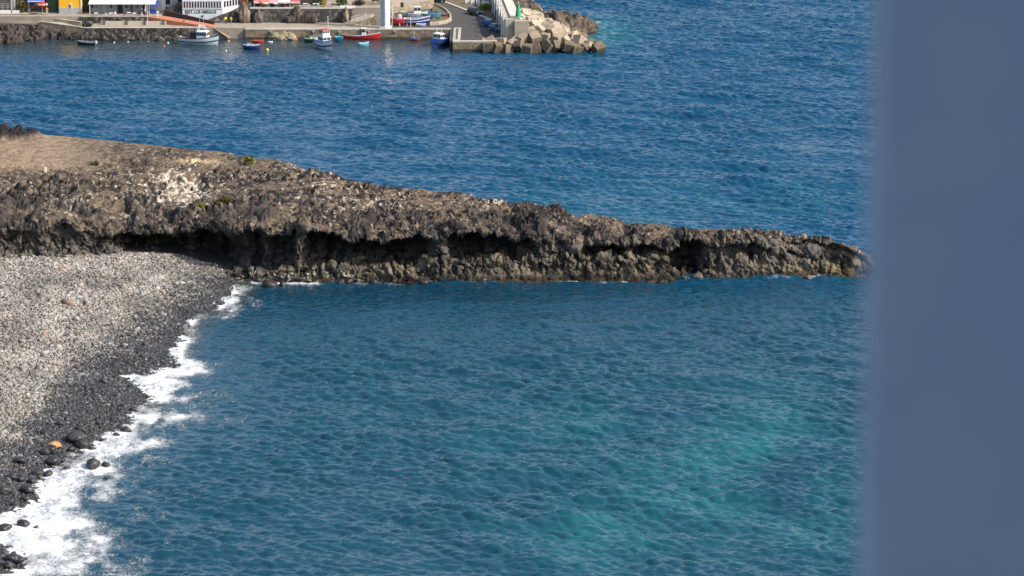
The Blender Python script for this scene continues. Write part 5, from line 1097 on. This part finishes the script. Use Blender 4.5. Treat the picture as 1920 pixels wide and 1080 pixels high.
for i, (px_, c_) in enumerate(((495,(.55,.4,.1)),(526,(.1,.1,.1)),(579,(.8,.8,.78)),(597,(.8,.8,.78)),(608,(.1,.1,.1)),(622,(.05,.05,.05)))): chair(px_, 14, ZT, i, ['ochre chair beside the grey table on the terrace','black chair below the white awning','white chair between the two white terrace tables','white chair right of the farthest white table','dark chair near the yellow flowers','black chair at the right end of the terrace'][i], c_, Yt+2)
# plants
LEAFV = None
def shrub(name, X_, Y_, z, r, h, c, lab, cat='shrub', n=260, trunk=True, grp=None):
    t = thing(name, (X_, Y_, z), lab, cat, group=grp); rg = np.random.default_rng(int(abs(X_*13+Y_*7)) % 9999)
    d = rg.normal(size=(n, 3)); d /= np.linalg.norm(d, axis=1)[:, None]; rad = rg.random(n)**.4
    cc = d*rad[:, None]*np.array([r, r, h/2])+np.array([0, 0, h*.55]); cc += .12*r*rg.normal(size=(n, 3))
    a = rg.normal(size=(n, 3)); a /= np.linalg.norm(a, axis=1)[:, None]; b = np.cross(a, rg.normal(size=(n, 3))); b /= np.linalg.norm(b, axis=1)[:, None]; s_ = r*.16*rg.uniform(.6, 1.4, (n, 1))
    v = np.stack([cc-a*s_*1.6, cc-b*s_*.6, cc+a*s_*1.6, cc+b*s_*.6], 1).reshape(-1, 3); f = np.arange(4*n).reshape(n, 4)
    link('foliage', np_mesh('foliage', v, f, smooth=False), mat('leaf', c, tuple(x*.5 for x in c), 3, .8), t)
    m_ = MB()
    for k in range(4): m_.tube((0,0,-.1), (r*.4*math.cos(k*1.6), r*.4*math.sin(k*1.6), h*.5), .04*r+.01, .015, 5)
    m_.build('stem', paint((.12,.08,.05), .9), t)
def headland_z(X_, Y_):
    return HL(X_, Y_)
deps = bpy.context.evaluated_depsgraph_get(); bpy.context.view_layer.update()
from mathutils.bvhtree import BVHTree
def ground_hit(px, py):
    o = Vector((0,0,H)); X_, Y_ = w3(px, py, 0); d = (Vector((X_, Y_, 0))-o).normalized(); h_ = bpy.data.objects['headland'].ray_cast(o, d)
    return h_[1] if h_[0] else Vector((X_, Y_, 5))
for px_, py_, r_, c_, lab in ((467,306,1.0,(.16,.17,.02),'bright yellow green shrub with an orange foot near the far edge of the headland'),(376,388,.65,(.20,.20,.02),'yellow green shrub on the pale crust above the caves'),(425,378,.8,(.13,.12,.03),'sparse olive shrub on the brown ground right of the pale crust'),
                              (412,383,.5,(.17,.15,.03),'small yellowish tuft left of the sparse olive shrub'),(178,310,.7,(.12,.11,.04),'low dull green tuft at the edge of the dirt clearing'),(948,398,.5,(.12,.11,.03),'small olive tuft on the black clinker mound')):
    p_ = ground_hit(px_, py_); shrub('shrub', p_.x, p_.y, p_.z-.15, r_, r_*1.1, c_, lab, grp='shrubs on the headland')
p_ = ground_hit(85, 322); o = MB().prism([(-.18,-.15),(.16,-.14),(.2,.13),(-.14,.16)], -.3, [.75,.8,.7,.72]).build('marker_stone', paint((.7,.66,.6), .9), bevel=.03); o.location = p_; tag(o, 'single upright whitish marker stone on the brown lava ground', 'stone')
for px_, py_, z_, r_, h_, c_, lab in ((41,24,PZ,1.1,2.6,(.16,.15,.04),'spiky yellow green plant in front of the dark cafe'),(600,10,ZT,1.1,2.,(.12,.16,.04),'green shrub on the terrace with a tan bare patch'),(608,13,ZT,.6,1.4,(.55,.42,.04),'yellow flowering plant on the terrace'),(640,9,ZT,1.4,1.3,(.10,.14,.05),'green hedge plant behind the terrace at the right'),(910,18,ZQ+.3,1.5,1.2,(.22,.24,.05),'yellow green bush on the earth slope beside the breakwater'),(675,10,ZT,1.1,1.4,(.08,.07,.05),'dark dry shrub by the pale parapet'),(705,8,ZT,1.,1.8,(.06,.06,.045),'dark shrub left of the white column')):
    X_, Y_ = w3(px_, py_, z_); shrub('shrub', X_, Y_, z_, r_, h_, c_, lab, n=160)
